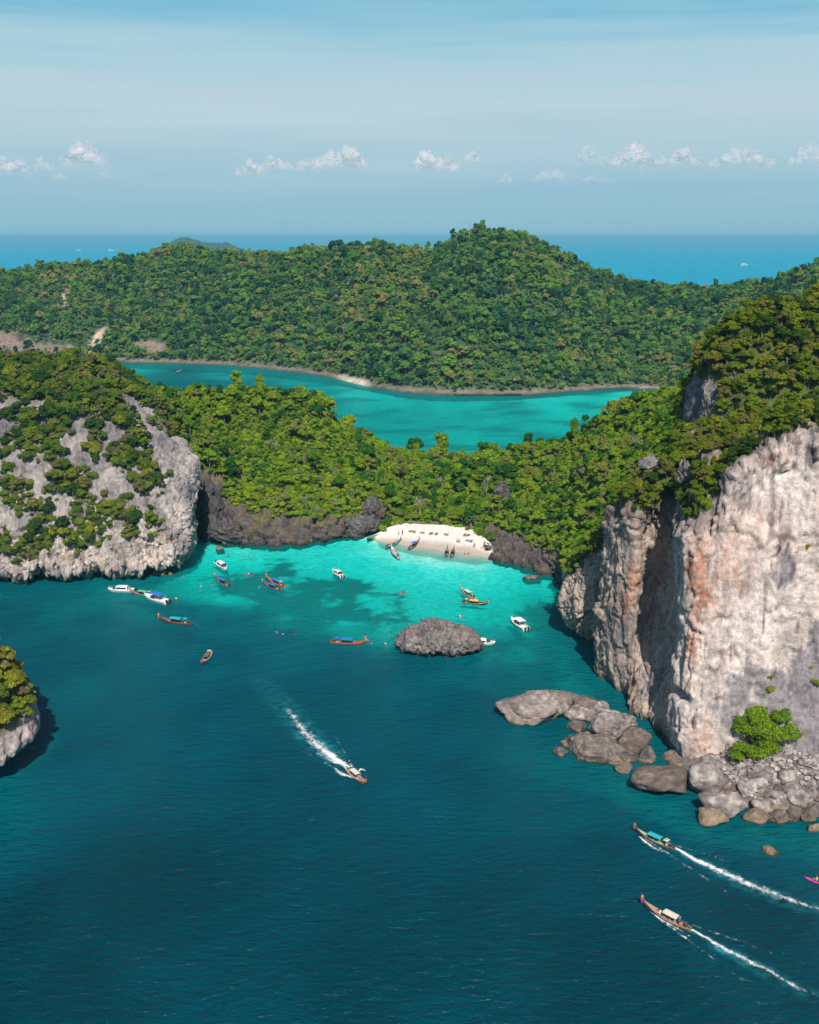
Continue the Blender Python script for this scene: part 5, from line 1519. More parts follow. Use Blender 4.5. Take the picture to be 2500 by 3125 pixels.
def bx(x0, x1, y0, y1, z0, z1):
    V = np.array([(x, y, z) for x in (x0, x1) for y in (y0, y1) for z in (z0, z1)], float)
    return V, np.array([(0, 1, 3, 2), (4, 6, 7, 5), (0, 4, 5, 1), (2, 3, 7, 6), (0, 2, 6, 4), (1, 5, 7, 3)])
def cat_(parts):
    V, Q, k = [], [], 0
    for v, q in parts:
        V.append(v); Q.append(q + k); k += len(v)
    return np.concatenate(V), np.concatenate(Q)
def part(name, vq, col, parent, smooth=False, rough=0.55):
    me = fast_mesh(name, vq[0], vq[1], smooth=smooth)
    return obj(name, me, pm(col, rough), parent)
def strip_grid(rows):                 # rows: list of (n,3)
    R = np.array(rows)
    return R.reshape(-1, 3), grid_quads(R.shape[0], R.shape[1])

# --- people: one skinned body per pose
def body_mesh(name, joints, edges, radii, squash=1.0):
    me = bpy.data.meshes.new(name + '_rig')
    me.from_pydata([Vector(j) for j in joints], edges, [])
    o = bpy.data.objects.new(name + '_rig', me); link(o)
    sk = o.modifiers.new('skin', 'SKIN')
    for i, r in enumerate(radii):
        me.skin_vertices[0].data[i].radius = (r, r)
        me.skin_vertices[0].data[i].use_root = (i == 0)
    sb = o.modifiers.new('sub', 'SUBSURF'); sb.levels = 1; sb.render_levels = 1
    bpy.context.view_layer.update()
    dg = bpy.context.evaluated_depsgraph_get()
    out = bpy.data.meshes.new_from_object(o.evaluated_get(dg))
    out.name = name
    bpy.data.objects.remove(o); bpy.data.meshes.remove(me)
    return out
E_ = [(0, 1), (1, 2), (2, 3), (3, 4), (2, 5), (5, 6), (6, 7), (7, 17), (2, 8), (8, 9), (9, 10), (10, 18), (0, 11), (11, 12), (12, 13), (13, 19), (0, 14), (14, 15), (15, 16), (16, 20)]
RAD = [0.15, 0.15, 0.14, 0.06, 0.105, 0.065, 0.05, 0.04, 0.065, 0.05, 0.04, 0.09, 0.065, 0.05, 0.09, 0.065, 0.05, 0.04, 0.04, 0.05, 0.05]
POSES = {
    'stand': [(0, 0, .93), (0, 0, 1.15), (0, 0, 1.40), (0, 0, 1.54), (0.02, 0, 1.68), (0, .19, 1.38), (.03, .25, 1.12), (.10, .24, .90), (0, -.19, 1.38), (.02, -.25, 1.12), (.08, -.24, .90), (0, .10, .86), (.02, .11, .48), (-.01, .11, .07), (0, -.10, .86), (.05, -.11, .48), (.03, -.11, .07), (.13, .23, .80), (.12, -.23, .80), (.14, .12, .04), (.18, -.12, .04)],
    'sit': [(0, 0, .15), (-.04, 0, .38), (-.03, 0, .62), (0, 0, .76), (.03, 0, .90), (-.02, .19, .60), (.08, .24, .38), (.28, .20, .34), (-.02, -.19, .60), (.08, -.24, .38), (.28, -.20, .34), (.04, .10, .15), (.42, .12, .36), (.60, .12, .07), (.04, -.10, .15), (.42, -.12, .36), (.60, -.12, .07), (.38, .19, .34), (.38, -.19, .34), (.74, .12, .05), (.74, -.12, .05)],
    'swim': [(0, 0, 0), (.22, 0, .03), (.46, 0, .05), (.60, 0, .10), (.74, 0, .14), (.48, .19, .03), (.70, .28, -.04), (.95, .24, -.02), (.48, -.19, .03), (.36, -.32, -.06), (.20, -.42, -.08), (-.08, .10, -.02), (-.48, .14, -.05), (-.90, .13, -.03), (-.08, -.10, -.02), (-.48, -.16, -.06), (-.88, -.18, -.08), (1.06, .22, 0), (.10, -.44, -.08), (-1.04, .13, -.02), (-1.0, -.19, -.08)],
    'lie': [(0, 0, .14), (.22, 0, .15), (.46, 0, .16), (.60, 0, .18), (.74, 0, .20), (.46, .20, .14), (.25, .30, .10), (.02, .30, .09), (.46, -.20, .14), (.25, -.30, .10), (.02, -.30, .09), (-.08, .10, .13), (-.48, .12, .13), (-.88, .13, .10), (-.08, -.10, .13), (-.46, -.12, .22), (-.80, -.13, .09), (-.10, .29, .08), (-.10, -.29, .08), (-.92, .13, .2), (-.86, -.13, .2)],
}
BODY = {}
M_SKIN = paint('skin', (0.48, 0.29, 0.20), 0.6, 0.08)
M_HAIR = paint('hair', (0.03, 0.022, 0.018), 0.7, 0.2)
for k, J in POSES.items():
    BODY[k] = body_mesh('person_' + k, J, E_, RAD); BODY[k].materials.append(M_SKIN)
CLOTH = {}
def cloth_mesh(pose, what):
    if (pose, what) in CLOTH: return CLOTH[(pose, what)]
    J = [np.array(p) for p in POSES[pose]]
    if what == 'shirt':
        segs = [(J[0], J[1], .175, .18), (J[1], J[2], .18, .175), (J[2], J[3], .175, .07), (J[2], J[5], .12, .095), (J[5], J[6], .095, .075), (J[2], J[8], .12, .095), (J[8], J[9], .095, .075)]
    elif what == 'shorts':
        segs = [(J[1], J[0], .17, .18), (J[0], J[11], .15, .125), (J[11], lerp(J[11], J[12], .6), .125, .10), (J[0], J[14], .15, .125), (J[14], lerp(J[14], J[15], .6), .125, .10)]
    else:
        h = J[4]
        V = ICO_V * np.array((.125, .115, .12)) + h + np.array((-.02, 0, .03))
        V = V[:]; me = fast_mesh('hair', V, None, ICO_F); me.materials.append(M_HAIR); CLOTH[(pose, what)] = me
        return me
    CLOTH[(pose, what)] = tubes(segs, 8)
    return CLOTH[(pose, what)]
def person(pose, loc, rz, shirt, shorts, label, group=None, scale=1.0):
    r = bpy.data.objects.new('person', BODY[pose]); link(r)
    r.location = loc; r.rotation_euler = (0, 0, rz); r.scale = (scale,) * 3
    for what, c in (('shirt', shirt), ('shorts', shorts)):
        if c is not None:
            key = (pose, what, c)
            if key not in CLOTH:
                v, q = cloth_mesh(pose, what); m = fast_mesh(what, v, q); m.materials.append(pm(c, 0.85)); CLOTH[key] = m
            o = bpy.data.objects.new(what, CLOTH[key]); link(o); o.parent = r
    o = bpy.data.objects.new('hair', cloth_mesh(pose, 'hair')); link(o); o.parent = r
    tag(r, label, 'person', group)
    return r

# --- long-tail boat, bow along +x, 11 m long
def hull_rows(L, beam, sheer_bow, sheer_mid, draft, sharp=1.7, tran=0.55, n=44):
    xs = np.linspace(-L / 2, L / 2, n)
    s = (xs + L / 2) / L
    w = beam / 2 * np.where(s < 0.45, tran + (1 - tran) * np.sin(np.clip(s / 0.45, 0, 1) * math.pi / 2), np.clip(1 - ((s - 0.45) / 0.55) ** sharp, 0.015, 1))
    zg = sheer_mid + (sheer_bow - sheer_mid) * np.clip((s - 0.35) / 0.65, 0, 1) ** 2.4 + 0.18 * np.clip((0.25 - s) / 0.25, 0, 1) ** 1.5
    zk = -draft + (sheer_bow * 0.55 + draft) * np.clip((s - 0.72) / 0.28, 0, 1) ** 2.6
    return xs, w, zg, zk
def longtail(name, loc, rz, L, hull=WOOD, rail=DWOOD, stripe=RED, roof=TEAL, roof2=None, inner=WOOD, ribbons=(RED, YEL, PINK), label='', tail=True, group='long-tail boats in the bay', roof_span=(-0.18, 0.10), seats=True):
    r = empty(name, loc, rz, L / 11.0)
    xs, w, zg, zk = hull_rows(11.0, 1.95, 1.75, 0.62, 0.35)
    rows = []
    for f, zf in ((0.0, 0.0), (0.45, 0.12), (0.80, 0.45), (0.95, 0.78), (1.0, 1.0)):
        rows.append((f, zf))
    def ring(i):
        a = [(xs[i], -w[i] * f, zk[i] + (zg[i] - zk[i]) * zf) for f, zf in reversed(rows)]
        b = [(xs[i], w[i] * f, zk[i] + (zg[i] - zk[i]) * zf) for f, zf in rows[1:]]
        return a + b
    ho = part('hull', strip_grid([ring(i) for i in range(len(xs))]), hull, r, True)
    # transom
    part('transom', (np.array(ring(0)), np.array([[0, 1, 7, 8], [1, 2, 6, 7], [2, 3, 5, 6], [3, 4, 4, 5]])[:3]), rail, ho)
    # floor
    k0, k1 = 1, 33
    fl = [[(xs[i], -w[i] * 0.86, zk[i] + (zg[i] - zk[i]) * 0.5), (xs[i], w[i] * 0.86, zk[i] + (zg[i] - zk[i]) * 0.5)] for i in range(k0, k1)]
    part('floor', strip_grid(fl), inner, ho)
    fd = [[(xs[i], -w[i] * 0.97, zg[i] - 0.06), (xs[i], 0, zg[i] - 0.01), (xs[i], w[i] * 0.97, zg[i] - 0.06)] for i in range(31, 43)]
    part('foredeck', strip_grid(fd), inner, r)
    for sgn in (-1, 1):
        g = []
        for i in range(len(xs)):
            y0, y1 = sgn * (w[i] + 0.05), sgn * max(w[i] - 0.09, 0)
            g.append([(xs[i], y0, zg[i] - 0.10), (xs[i], y0, zg[i] + 0.04), (xs[i], y1, zg[i] + 0.04), (xs[i], y1, zg[i] - 0.10)])
        part('gunwale', strip_grid(g), rail, r)
        s_ = [[(xs[i], sgn * (w[i] * 0.975 + 0.025), zk[i] + (zg[i] - zk[i]) * 0.72), (xs[i], sgn * (w[i] * 0.995 + 0.025), zk[i] + (zg[i] - zk[i]) * 0.88)] for i in range(len(xs))]
        part('stripe', strip_grid(s_), stripe, r)
    # tall prow
    pr = tubes([((5.1, 0, 1.35), (5.6, 0, 1.95), 0.13, 0.12), ((5.6, 0, 1.95), (5.95, 0, 2.75), 0.12, 0.09), ((5.95, 0, 2.75), (6.12, 0, 3.35), 0.09, 0.07)], 6)
    pw_ = part('prow', pr, rail if stripe == BLACK else hull, r, True)
    for k, c in enumerate(ribbons):
        q = 2.05 + 0.22 * k
        x_ = 5.64 + 0.10 * k
        part('ribbon', cat_([tube((x_, 0, q), (x_ + 0.08, 0, q + 0.22), 0.20, 0.19, 8), tube((x_ + 0.08, 0.17, q), (x_ + 0.05, 0.2, q - 0.95), 0.09, 0.05, 5), tube((x_ + 0.1, -0.17, q), (x_ + 0.12, -0.22, q - 0.8), 0.08, 0.04, 5)]), c, pw_)
    if seats:
        for x in (-1.9, -0.8, 0.3, 1.4, 2.3):
            i = int(np.argmin(abs(xs - x)))
            part('bench', bx(x - 0.16, x + 0.16, -w[i] * 0.92, w[i] * 0.92, zg[i] - 0.22, zg[i] - 0.16), rail if x > 1 else inner, r)
    def canopy(x0, x1, half, z, col, nm='canopy', sag=0.14):
        xs2 = np.linspace(x0, x1, 7)
        top = [[(x, y, z + sag * (1 - (y / half) ** 2) - 0.035 * math.cos(6.28 * (x - x0) / (x1 - x0) * 2) * (1 - abs(y) / half)) for y in np.linspace(-half, half, 7)] for x in xs2]
        T_ = strip_grid(top)
        sk_ = [[(x, sg * half, z), (x, sg * (half + .03), z - .16)] for sg in (1,) for x in xs2]
        sk2 = [[(x, -half, z), (x, -(half + .03), z - .16)] for x in xs2]
        cn = part(nm, cat_([T_, strip_grid(sk_), strip_grid(sk2)]), col, r, True, 0.8)
        for x in (x0 + 0.1, (x0 + x1) / 2, x1 - 0.1):
            for sg in (-1, 1):
                part('post', tube((x, sg * half * 0.93, 0.45), (x, sg * half * 0.93, z + 0.02), 0.032, 0.028, 5), rail, r)
        return cn
    if roof is not None:
        canopy(roof_span[0] * 11, roof_span[1] * 11 + 0.6, 0.80, 1.85, roof)
    if roof2 is not None:
        canopy(-4.0, -2.75, 0.62, 2.05, roof2, 'sunshade', 0.05)
    # engine and long tail
    en = part('engine', cat_([bx(-4.75, -4.05, -0.22, 0.22, 0.95, 1.4), bx(-4.6, -4.2, -0.16, 0.16, 1.4, 1.62), tube((-4.4, 0, 0.4), (-4.4, 0, 1.0), 0.07, 0.07, 6), tube((-4.05, 0, 1.2), (-3.4, 0.1, 1.45), 0.03, 0.025, 5)]), (0.10, 0.085, 0.08), r)
    if tail:
        part('tail_shaft', cat_([tube((-4.75, 0, 1.15), (-8.2, 0.1, 0.12), 0.05, 0.04, 6), tube((-8.2, 0.1, 0.12), (-8.35, 0.1, 0.08), 0.14, 0.10, 6)]), (0.12, 0.10, 0.09), en)
    part('cargo', cat_([bx(-3.6, -3.0, -0.45, 0.1, 0.35, 0.72), bx(2.0, 2.5, -0.2, 0.35, 0.42, 0.75)]), CREAM if roof != CREAM else ORANGE, r)
    tag(r, label, 'boat', group)
    return r
def speedboat(name, loc, rz, L, canopy_c=None, cabin=True, label='', group='speedboats in the bay', trim=(0.10, 0.12, 0.2)):
    r = empty(name, loc, rz, L / 9.0)
    xs, w, zg, zk = hull_rows(9.0, 2.7, 1.35, 0.95, 0.3, 2.4, 0.9)
    rows = ((0.0, 0.0), (0.72, 0.22), (0.90, 0.55), (1.0, 1.0))
    def ring(i):
        return [(xs[i], -w[i] * f, zk[i] + (zg[i] - zk[i]) * zf) for f, zf in reversed(rows)] + [(xs[i], w[i] * f, zk[i] + (zg[i] - zk[i]) * zf) for f, zf in rows[1:]]
    V, Q = strip_grid([ring(i) for i in range(len(xs))])
    Q = np.concatenate([Q, [[0, 1, 5, 6], [1, 2, 4, 5]]])
    hull = part('hull', (V, Q), WHITE, r, True, 0.3)
    for sg in (-1, 1):
        part('stripe', strip_grid([[(xs[i], sg * (w[i] * 0.93 + .03), zk[i] + (zg[i] - zk[i]) * .62), (xs[i], sg * (w[i] * 0.97 + .03), zk[i] + (zg[i] - zk[i]) * .74)] for i in range(40)]), trim, hull)
    dk = [[(xs[i], -w[i], zg[i]), (xs[i], 0, zg[i] + .08), (xs[i], w[i], zg[i])] for i in range(27, 44)]
    part('foredeck', strip_grid(dk), WHITE, r, True, 0.35)
    ck = [[(xs[i], -w[i] * .85, 0.35), (xs[i], w[i] * .85, 0.35)] for i in range(1, 28)]
    part('cockpit_floor', strip_grid(ck), CREAM, r)
    for sg in (-1, 1):
        part('side_deck', strip_grid([[(xs[i], sg * w[i], zg[i]), (xs[i], sg * w[i] * .8, zg[i] + .02), (xs[i], sg * w[i] * .8, 0.4)] for i in range(0, 28)]), WHITE, r, False, 0.4)
    if cabin:
        def ring2(x, hw, z0, z1):
            return [(x, -hw, z0), (x, -hw * .88, z1 - .12), (x, -hw * .6, z1), (x, 0, z1 + .06), (x, hw * .6, z1), (x, hw * .88, z1 - .12), (x, hw, z0)]
        cb = [ring2(3.0, .45, 1.15, 1.22), ring2(2.3, .8, 1.05, 1.55), ring2(1.6, 1.0, 1.0, 2.0), ring2(0.6, 1.06, 1.0, 2.18), ring2(-1.0, 1.06, 1.0, 2.2), ring2(-2.3, 1.02, 1.0, 2.12)]
        part('cabin_roof', strip_grid(cb[2:]), WHITE, r, True, 0.3)
        wn_ = part('windscreen', strip_grid([[(a, b * .99, c) for a, b, c in q_] for q_ in cb[:3]]), (0.03, 0.04, 0.05), r, True, 0.15)
        for sg in (-1, 1):
            part('side_window', strip_grid([[(x, sg * 1.075, 1.22), (x, sg * 0.995, 1.85)] for x in np.linspace(-1.9, 1.4, 5)]), (0.03, 0.04, 0.05), r, False, 0.15)
    else:
        part('windscreen', strip_grid([[(1.3, y, 1.1), (0.85, y * .92, 1.65)] for y in np.linspace(-1.05, 1.05, 7)]), (0.05, 0.06, 0.07), r, True, 0.15)
        cxs = np.linspace(-2.6, 1.0, 7)
        part('canopy', strip_grid([[(x, y, 2.25 + .12 * (1 - y * y)) for y in np.linspace(-1.1, 1.1, 7)] for x in cxs]), canopy_c or WHITE, r, True, 0.7)
        for x in (-2.4, -0.8, 0.85):
            for sg in (-1, 1):
                part('post', tube((x, sg * 1.03, .9), (x, sg * 1.03, 2.27), .035, .035, 5), GREYC, r)
    for x in (-2.6, -1.5, -0.4):
        part('seat', bx(x - .25, x + .25, -.9, .9, .4, .78), WHITE if not cabin else CREAM, r)
    for sg in (-0.5, 0.5):
        part('outboard_engine', cat_([bx(-4.95, -4.45, sg - .2, sg + .2, .75, 1.35), bx(-4.9, -4.6, sg - .1, sg + .1, -.3, .75)]), BLACK, r)
    part('bow_rail', cat_([tube((1.6, -1.15, 1.55), (3.2, -.75, 1.75), .025, .025, 5), tube((3.2, -.75, 1.75), (4.4, 0, 1.9), .025, .025, 5), tube((1.6, 1.15, 1.55), (3.2, .75, 1.75), .025, .025, 5), tube((3.2, .75, 1.75), (4.4, 0, 1.9), .025, .025, 5)]), GREYC, r)
    tag(r, label, 'boat', group)
    return r
def kayak(name, loc, rz, col, label, L=4.2, group='kayaks'):
    r = empty(name, loc, rz, L / 4.2)
    xs = np.linspace(-2.1, 2.1, 21); w = 0.40 * np.sqrt(np.clip(1 - (xs / 2.12) ** 2, 0.001, 1)); rise = 0.18 * (xs / 2.1) ** 2
    th_ = np.linspace(0, 2 * math.pi, 11)
    part('hull', strip_grid([[(x, w_ * math.cos(a), rs + 0.13 + 0.17 * (w_ / .4) * math.sin(a)) for a in th_] for x, w_, rs in zip(xs, w, rise)]), col, r, True, 0.35)
    part('cockpit', strip_grid([[(x, y, 0.315) for y in np.linspace(-.24, .24, 3)] for x in np.linspace(-.9, .9, 5)]), (0.03, 0.03, 0.03), r)
    part('paddle', cat_([tube((.3, -1.05, .75), (.3, 1.05, .55), .02, .02, 5), bx(.26, .34, -1.35, -1.0, .68, .86), bx(.26, .34, 1.0, 1.35, .45, .62)]), (0.1, 0.1, 0.1), r)
    tag(r, label, 'kayak', group)
    return r
def place(b, s):
    p, q = PZ(*b, 0.6), PZ(*s, 0.6)
    c = (p + q) / 2; d = p - q
    return (c[0], c[1], 0.0), math.atan2(d[1], d[0]), float(np.linalg.norm(d))

LT = [  # bow px, stern px, options
    ((399, 1805), (470, 1815), dict(hull=RED, rail=WOOD, stripe=CREAM, roof=GREEN_, roof2=GREEN_, label='long-tail boat with a green canopy moored between two white speedboats')),
    ((488, 1890), (584, 1901), dict(hull=DWOOD, rail=WOOD, stripe=RED, roof=TEAL, roof2=TEAL, label='dark long-tail boat with teal canopy and raised teal shade, alone off the karst headland')),
    ((616, 2026), (644, 1988), dict(hull=BROWN, rail=CREAM, stripe=RED, roof=BROWN, roof2=CREAM, label='long-tail boat with brown roof and red-wrapped bow heading out of the bay')),
    ((657, 1764), (701, 1787), dict(hull=WOOD, rail=DWOOD, stripe=CREAM, roof=BLUE, roof2=None, label='small long-tail boat with a blue canopy beside swimmers, inshore of the karst headland')),
    ((803, 1780), (857, 1799), dict(hull=RED, rail=WOOD, stripe=BLUE, roof=BLUE, roof2=None, label='red-hulled long-tail boat with blue canopy, nearer one of the moored pair')),
    ((815, 1766), (869, 1788), dict(hull=WOOD, rail=ORANGE, stripe=RED, roof=BLUE, roof2=GREYC, label='brown long-tail boat with blue canopy, farther one of the moored pair')),
    ((1113, 1962), (1010, 1955), dict(hull=RED, rail=WOOD, stripe=ORANGE, roof=BLUE, roof2=BLUE, ribbons=(RED, ORANGE, YEL), label='large red long-tail boat with blue canopies anchored left of the rock islet')),
    ((1405, 1798), (1452, 1825), dict(hull=WOOD, rail=CREAM, stripe=PINK, roof=CREAM, roof2=None, label='long-tail boat with pale roof moored behind the yellow-roofed one')),
    ((1481, 1841), (1416, 1834), dict(hull=BLACK, rail=DWOOD, stripe=YEL, roof=YEL, roof2=YEL, label='black long-tail boat with a yellow roof')),
    ((1223, 1650), (1178, 1668), dict(hull=BROWN, rail=WOOD, stripe=TEAL, roof=None, inner=TEAL, label='long-tail boat with teal inside beached at the left end of the sand')),
    ((1279, 1652), (1248, 1673), dict(hull=WOOD, rail=BROWN, stripe=BLUE, roof=BLUE, roof2=None, label='long-tail boat with blue canopy, bow on the sand')),
    ((1194, 1672), (1217, 1700), dict(hull=CREAM, rail=GREYC, stripe=BROWN, roof=None, inner=CREAM, label='pale grey long-tail boat floating just off the left end of the beach')),
    ((1366, 1674), (1362, 1694), dict(hull=DWOOD, rail=WOOD, stripe=BLUE, roof=TEAL, roof2=None, label='long-tail boat with teal canopy, left one of two side by side off the beach')),
    ((1386, 1676), (1378, 1696), dict(hull=WOOD, rail=BROWN, stripe=RED, roof=BROWN, roof2=None, label='long-tail boat with brown canopy, right one of two side by side off the beach')),
    ((1111, 2387), (1060, 2342), dict(hull=(0.20, 0.12, 0.14), rail=CREAM, stripe=ORANGE, roof=CREAM, roof2=WHITE, ribbons=(ORANGE, YEL, RED), label='long-tail boat with cream roof speeding towards the viewer ahead of a white wake', tail=True)),
    ((1940, 2533), (2058, 2586), dict(hull=DWOOD, rail=WOOD, stripe=BROWN, roof=TEAL, roof2=(0.30, 0.62, 0.50), inner=(0.30, 0.45, 0.30), ribbons=(ORANGE, RED, PINK), label='long-tail boat with turquoise canopy under way past the scree')),
    ((1964, 2759), (2108, 2833), dict(hull=BROWN, rail=(0.33, 0.22, 0.15), stripe=DWOOD, roof=CREAM, roof2=None, inner=(0.34, 0.27, 0.20), ribbons=(PINK, RED, YEL), label='long-tail boat with beige roof under way, the closest boat', roof_span=(-0.24, 0.0))),
    ((551, 1134), (533, 1138), dict(hull=CREAM, rail=WOOD, stripe=WOOD, roof=CREAM, label='small pale boat alone in the bay behind the ridge')),
]
LT_OBJ = []
for b, s, kw in LT:
    loc, rz, L = place(b, s)
    LT_OBJ.append(longtail('long_tail_boat', loc, rz, float(np.clip(L, 7.5, 13.5)), **kw))
SB = [
    ((330, 1799), (411, 1801), dict(cabin=True, label='white cabin speedboat closest to the karst headland', trim=RED)),
    ((440, 1818), (512, 1839), dict(cabin=False, canopy_c=BLUE, label='white speedboat with a blue canopy at the end of the moored row')),
    ((692, 1738), (663, 1717), dict(cabin=True, label='white cabin speedboat over the reef near the red kayak')),
    ((1016, 1740), (1046, 1760), dict(cabin=True, label='white cabin speedboat alone in the turquoise water mid bay')),
    ((1503, 1961), (1436, 1959), dict(cabin=True, label='white speedboat half hidden behind the rock islet', trim=(0.3, 0.3, 0.3))),
    ((1560, 1888), (1607, 1921), dict(cabin=False, canopy_c=WHITE, label='white open speedboat with white canopy right of the rock islet', trim=(0.05, 0.05, 0.06))),
]
for b, s, kw in SB:
    loc, rz, L = place(b, s)
    speedboat('speedboat', loc, rz, float(np.clip(L, 7, 11)), **kw)
for (u, v), L, lab in (((239, 765), 38, 'far white ferry on the sea, the one closer to the edge of the frame'), ((338, 765), 46, 'far white ferry on the sea beside the distant island'), ((2270, 811), 34, 'far white boat drawing a wake on the open sea above the saddle of the hill')):
    p = PZ(u, v); speedboat('ferry', (p[0], p[1], 0), 0.15, L, label=lab, group='far boats on the open sea')
# kayaks
for b, s, c, lab in (((746, 1752), (772, 1751), RED, 'red kayak with one paddler over the reef'), ((1219, 1808), (1241, 1803), (0.6, 0.10, 0.07), 'red kayak drifting in the middle of the turquoise water'), ((2470, 2675), (2516, 2690), PINK, 'bright pink kayak at the edge of the frame'), ((1474, 1671), (1490, 1671), ORANGE, 'orange kayak pulled up on the sand')):
    loc, rz, L = place(b, s)
    if c == ORANGE: loc = tuple(PZ(1482, 1671, 1.2)); loc = (loc[0], loc[1], 1.0)
    kayak('kayak', loc, rz, c, lab, L=3.6)
    if c != ORANGE:
        person('sit', (loc[0], loc[1], 0.2), rz, {PINK: YEL, RED: WHITE}.get(c, BLACK), DWOOD, 'person in light clothes sitting in the ' + ('pink kayak' if c == PINK else 'red kayak over the reef' if c == RED else 'red kayak in mid bay'), 'people in kayaks')
# crew on boats
def aboard(bo, x, y, z, pose, shirt, shorts, lab, turn=0.0):
    s = bo.scale[0]; a = bo.rotation_euler[2]
    loc = (bo.location[0] + s * (x * math.cos(a) - y * math.sin(a)), bo.location[1] + s * (x * math.sin(a) + y * math.cos(a)), bo.location[2] + s * z)
    person(pose, loc, a + turn, shirt, shorts, lab, 'people on boats')
aboard(LT_OBJ[16], -3.1, 0.1, 0.22, 'stand', (0.03, 0.12, 0.5), BLACK, 'person in a blue shirt standing at the stern of the closest boat')
aboard(LT_OBJ[16], 1.6, 0.0, 0.30, 'sit', WHITE, BLACK, 'person in white sitting before the roof of the closest boat')
aboard(LT_OBJ[15], -3.2, 0.0, 0.22, 'stand', ORANGE, BROWN, 'person in orange standing at the stern of the turquoise-roofed boat')
aboard(LT_OBJ[14], 1.5, 0.2, 0.30, 'sit', (0.45, 0.2, 0.15), BLACK, 'person sitting under the front of the cream roof on the speeding boat')
aboard(LT_OBJ[14], -3.3, 0.0, 0.22, 'stand', BLACK, BROWN, 'person in black steering the speeding boat')
aboard(LT_OBJ[6], -3.4, 0.1, 0.22, 'stand', BLACK, BLACK, 'person in black at the stern of the large red boat')
# swimmers
SW = [(610, 1789), (650, 1787), (793, 1792), (534, 1826), (847, 1931), (865, 1934), (895, 1937), (696, 1689), (741, 1699), (764, 1697), (710, 1769), (561, 1758), (1400, 1880), (1413, 1882), (1188, 1935), (1199, 1949), (1120, 1944), (1135, 1963), (1172, 1965), (1125, 1955), (1430, 1692), (1419, 1691)]
SWT = ['left of the small blue-roofed long-tail boat, farther out', 'just left of the small blue-roofed long-tail boat', 'just left of the moored pair of boats', 'right of the blue-roofed speedboat', 'leftmost of three in a row in open water', 'middle of three in a row in open water', 'rightmost of three in a row in open water',
       'near the dark rock in the shallows', 'left one of two by the dark cliff', 'right one of two by the dark cliff', 'just right of the small blue-roofed long-tail boat', 'beside the corner of the karst headland', 'left one of two in front of the yellow-roofed boat', 'right one of two in front of the yellow-roofed boat',
       'upper one left of the rock islet', 'lower one left of the rock islet', 'upper one at the bow of the large red boat', 'lowest one at the bow of the large red boat', 'midway between the large red boat and the rock islet', 'middle one at the bow of the large red boat', 'right', 'left']
for k, (u, v) in enumerate(SW):
    p = PZ(u, v)
    standing = v < 1695 and u > 1300
    person('stand' if standing else 'swim', (p[0], p[1], -0.75 if standing else -0.02), k * 2.1, None if k % 3 else [ORANGE, YEL, BLACK][k % 9 // 3], [BLACK, RED, BLUE][k % 3],
           (('%s one of two bathers standing in the shallows off the beach' % SWT[k]) if standing else 'swimmer ' + SWT[k]), 'bathers off the beach' if standing else 'swimmers in the bay', 1.12)
# beach people
def on_beach(u, v):
    p = PZ(u, v, 1.2)
    for _ in range(3):
        f = np.clip((p[1] - PZ(u, np.interp(u, [1130, 1180, 1270, 1360, 1440, 1495], [1645, 1655, 1668, 1680, 1692, 1701]))[1]) / 21.0, 0, 1)
        p = PZ(u, v, 0.1 + 2.7 * f)
    return p
BP = [(1448, 1672, 'stand', None, RED, 'bather in red standing on the wet sand'), (1395, 1653, 'sit', None, BLUE, 'left one of two people sitting on the sand'), (1401, 1653, 'sit', None, BLACK, 'right one of two people sitting on the sand'),
      (1229, 1634, 'stand', BLACK, BLACK, 'person in black standing by the dark rocks on the sand'), (1217, 1635, 'stand', None, BLACK, 'person standing above the teal beached boat')]
for u, v, pose, sh, so, lab in BP:
    p = on_beach(u, v); person(pose, p - np.array((0, 0, 0.03)), -1.2 + u, sh, so, lab, 'people on the beach', 1.1)
LY = [(1255, 1622, (0.55, 0.2, 0.15)), (1265, 1624, (0.5, 0.35, 0.3)), (1289, 1626, (0.5, 0.5, 0.5)), (1316, 1628, (0.2, 0.22, 0.3)), (1332, 1629, (0.55, 0.12, 0.1)), (1362, 1631, (0.35, 0.38, 0.45)), (1419, 1632, (0.4, 0.3, 0.2)), (1429, 1633, (0.3, 0.25, 0.2)), (1429, 1650, (0.3, 0.42, 0.42)), (1439, 1652, (0.2, 0.35, 0.5))]
for k, (u, v, c) in enumerate(LY):
    p = on_beach(u, v)
    me = fast_mesh('beach_towel', *strip_grid([[(x, y, 0.02 + 0.02 * math.sin(5 * x + 3 * y)) for y in np.linspace(-.4, .4, 4)] for x in np.linspace(-.95, .95, 7)]))
    o = obj('beach_towel', me, pm(c, 0.9)); o.location = p + np.array((0, 0, 0.10)); o.rotation_euler = (0.03, 0, 0.4 + 0.9 * math.sin(k * 2.2))
    where = ['the far left sunbather', 'the second sunbather from the left', 'the third sunbather from the left', 'the fourth sunbather from the left', 'the fifth sunbather from the left', 'the sunbather in mid beach', 'left one of the right-hand upper pair', 'right one of the right-hand upper pair', 'left one of the lower pair by the rocks', 'right one of the lower pair by the rocks'][k]
    tag(o, 'beach towel spread under ' + where, 'towel', 'towels on the beach')
    person('lie', p + np.array((0, 0, 0.14)), o.rotation_euler[2], None, [BLACK, RED, BLUE][k % 3], 'person lying on the sand, ' + where, 'sunbathers on the beach')

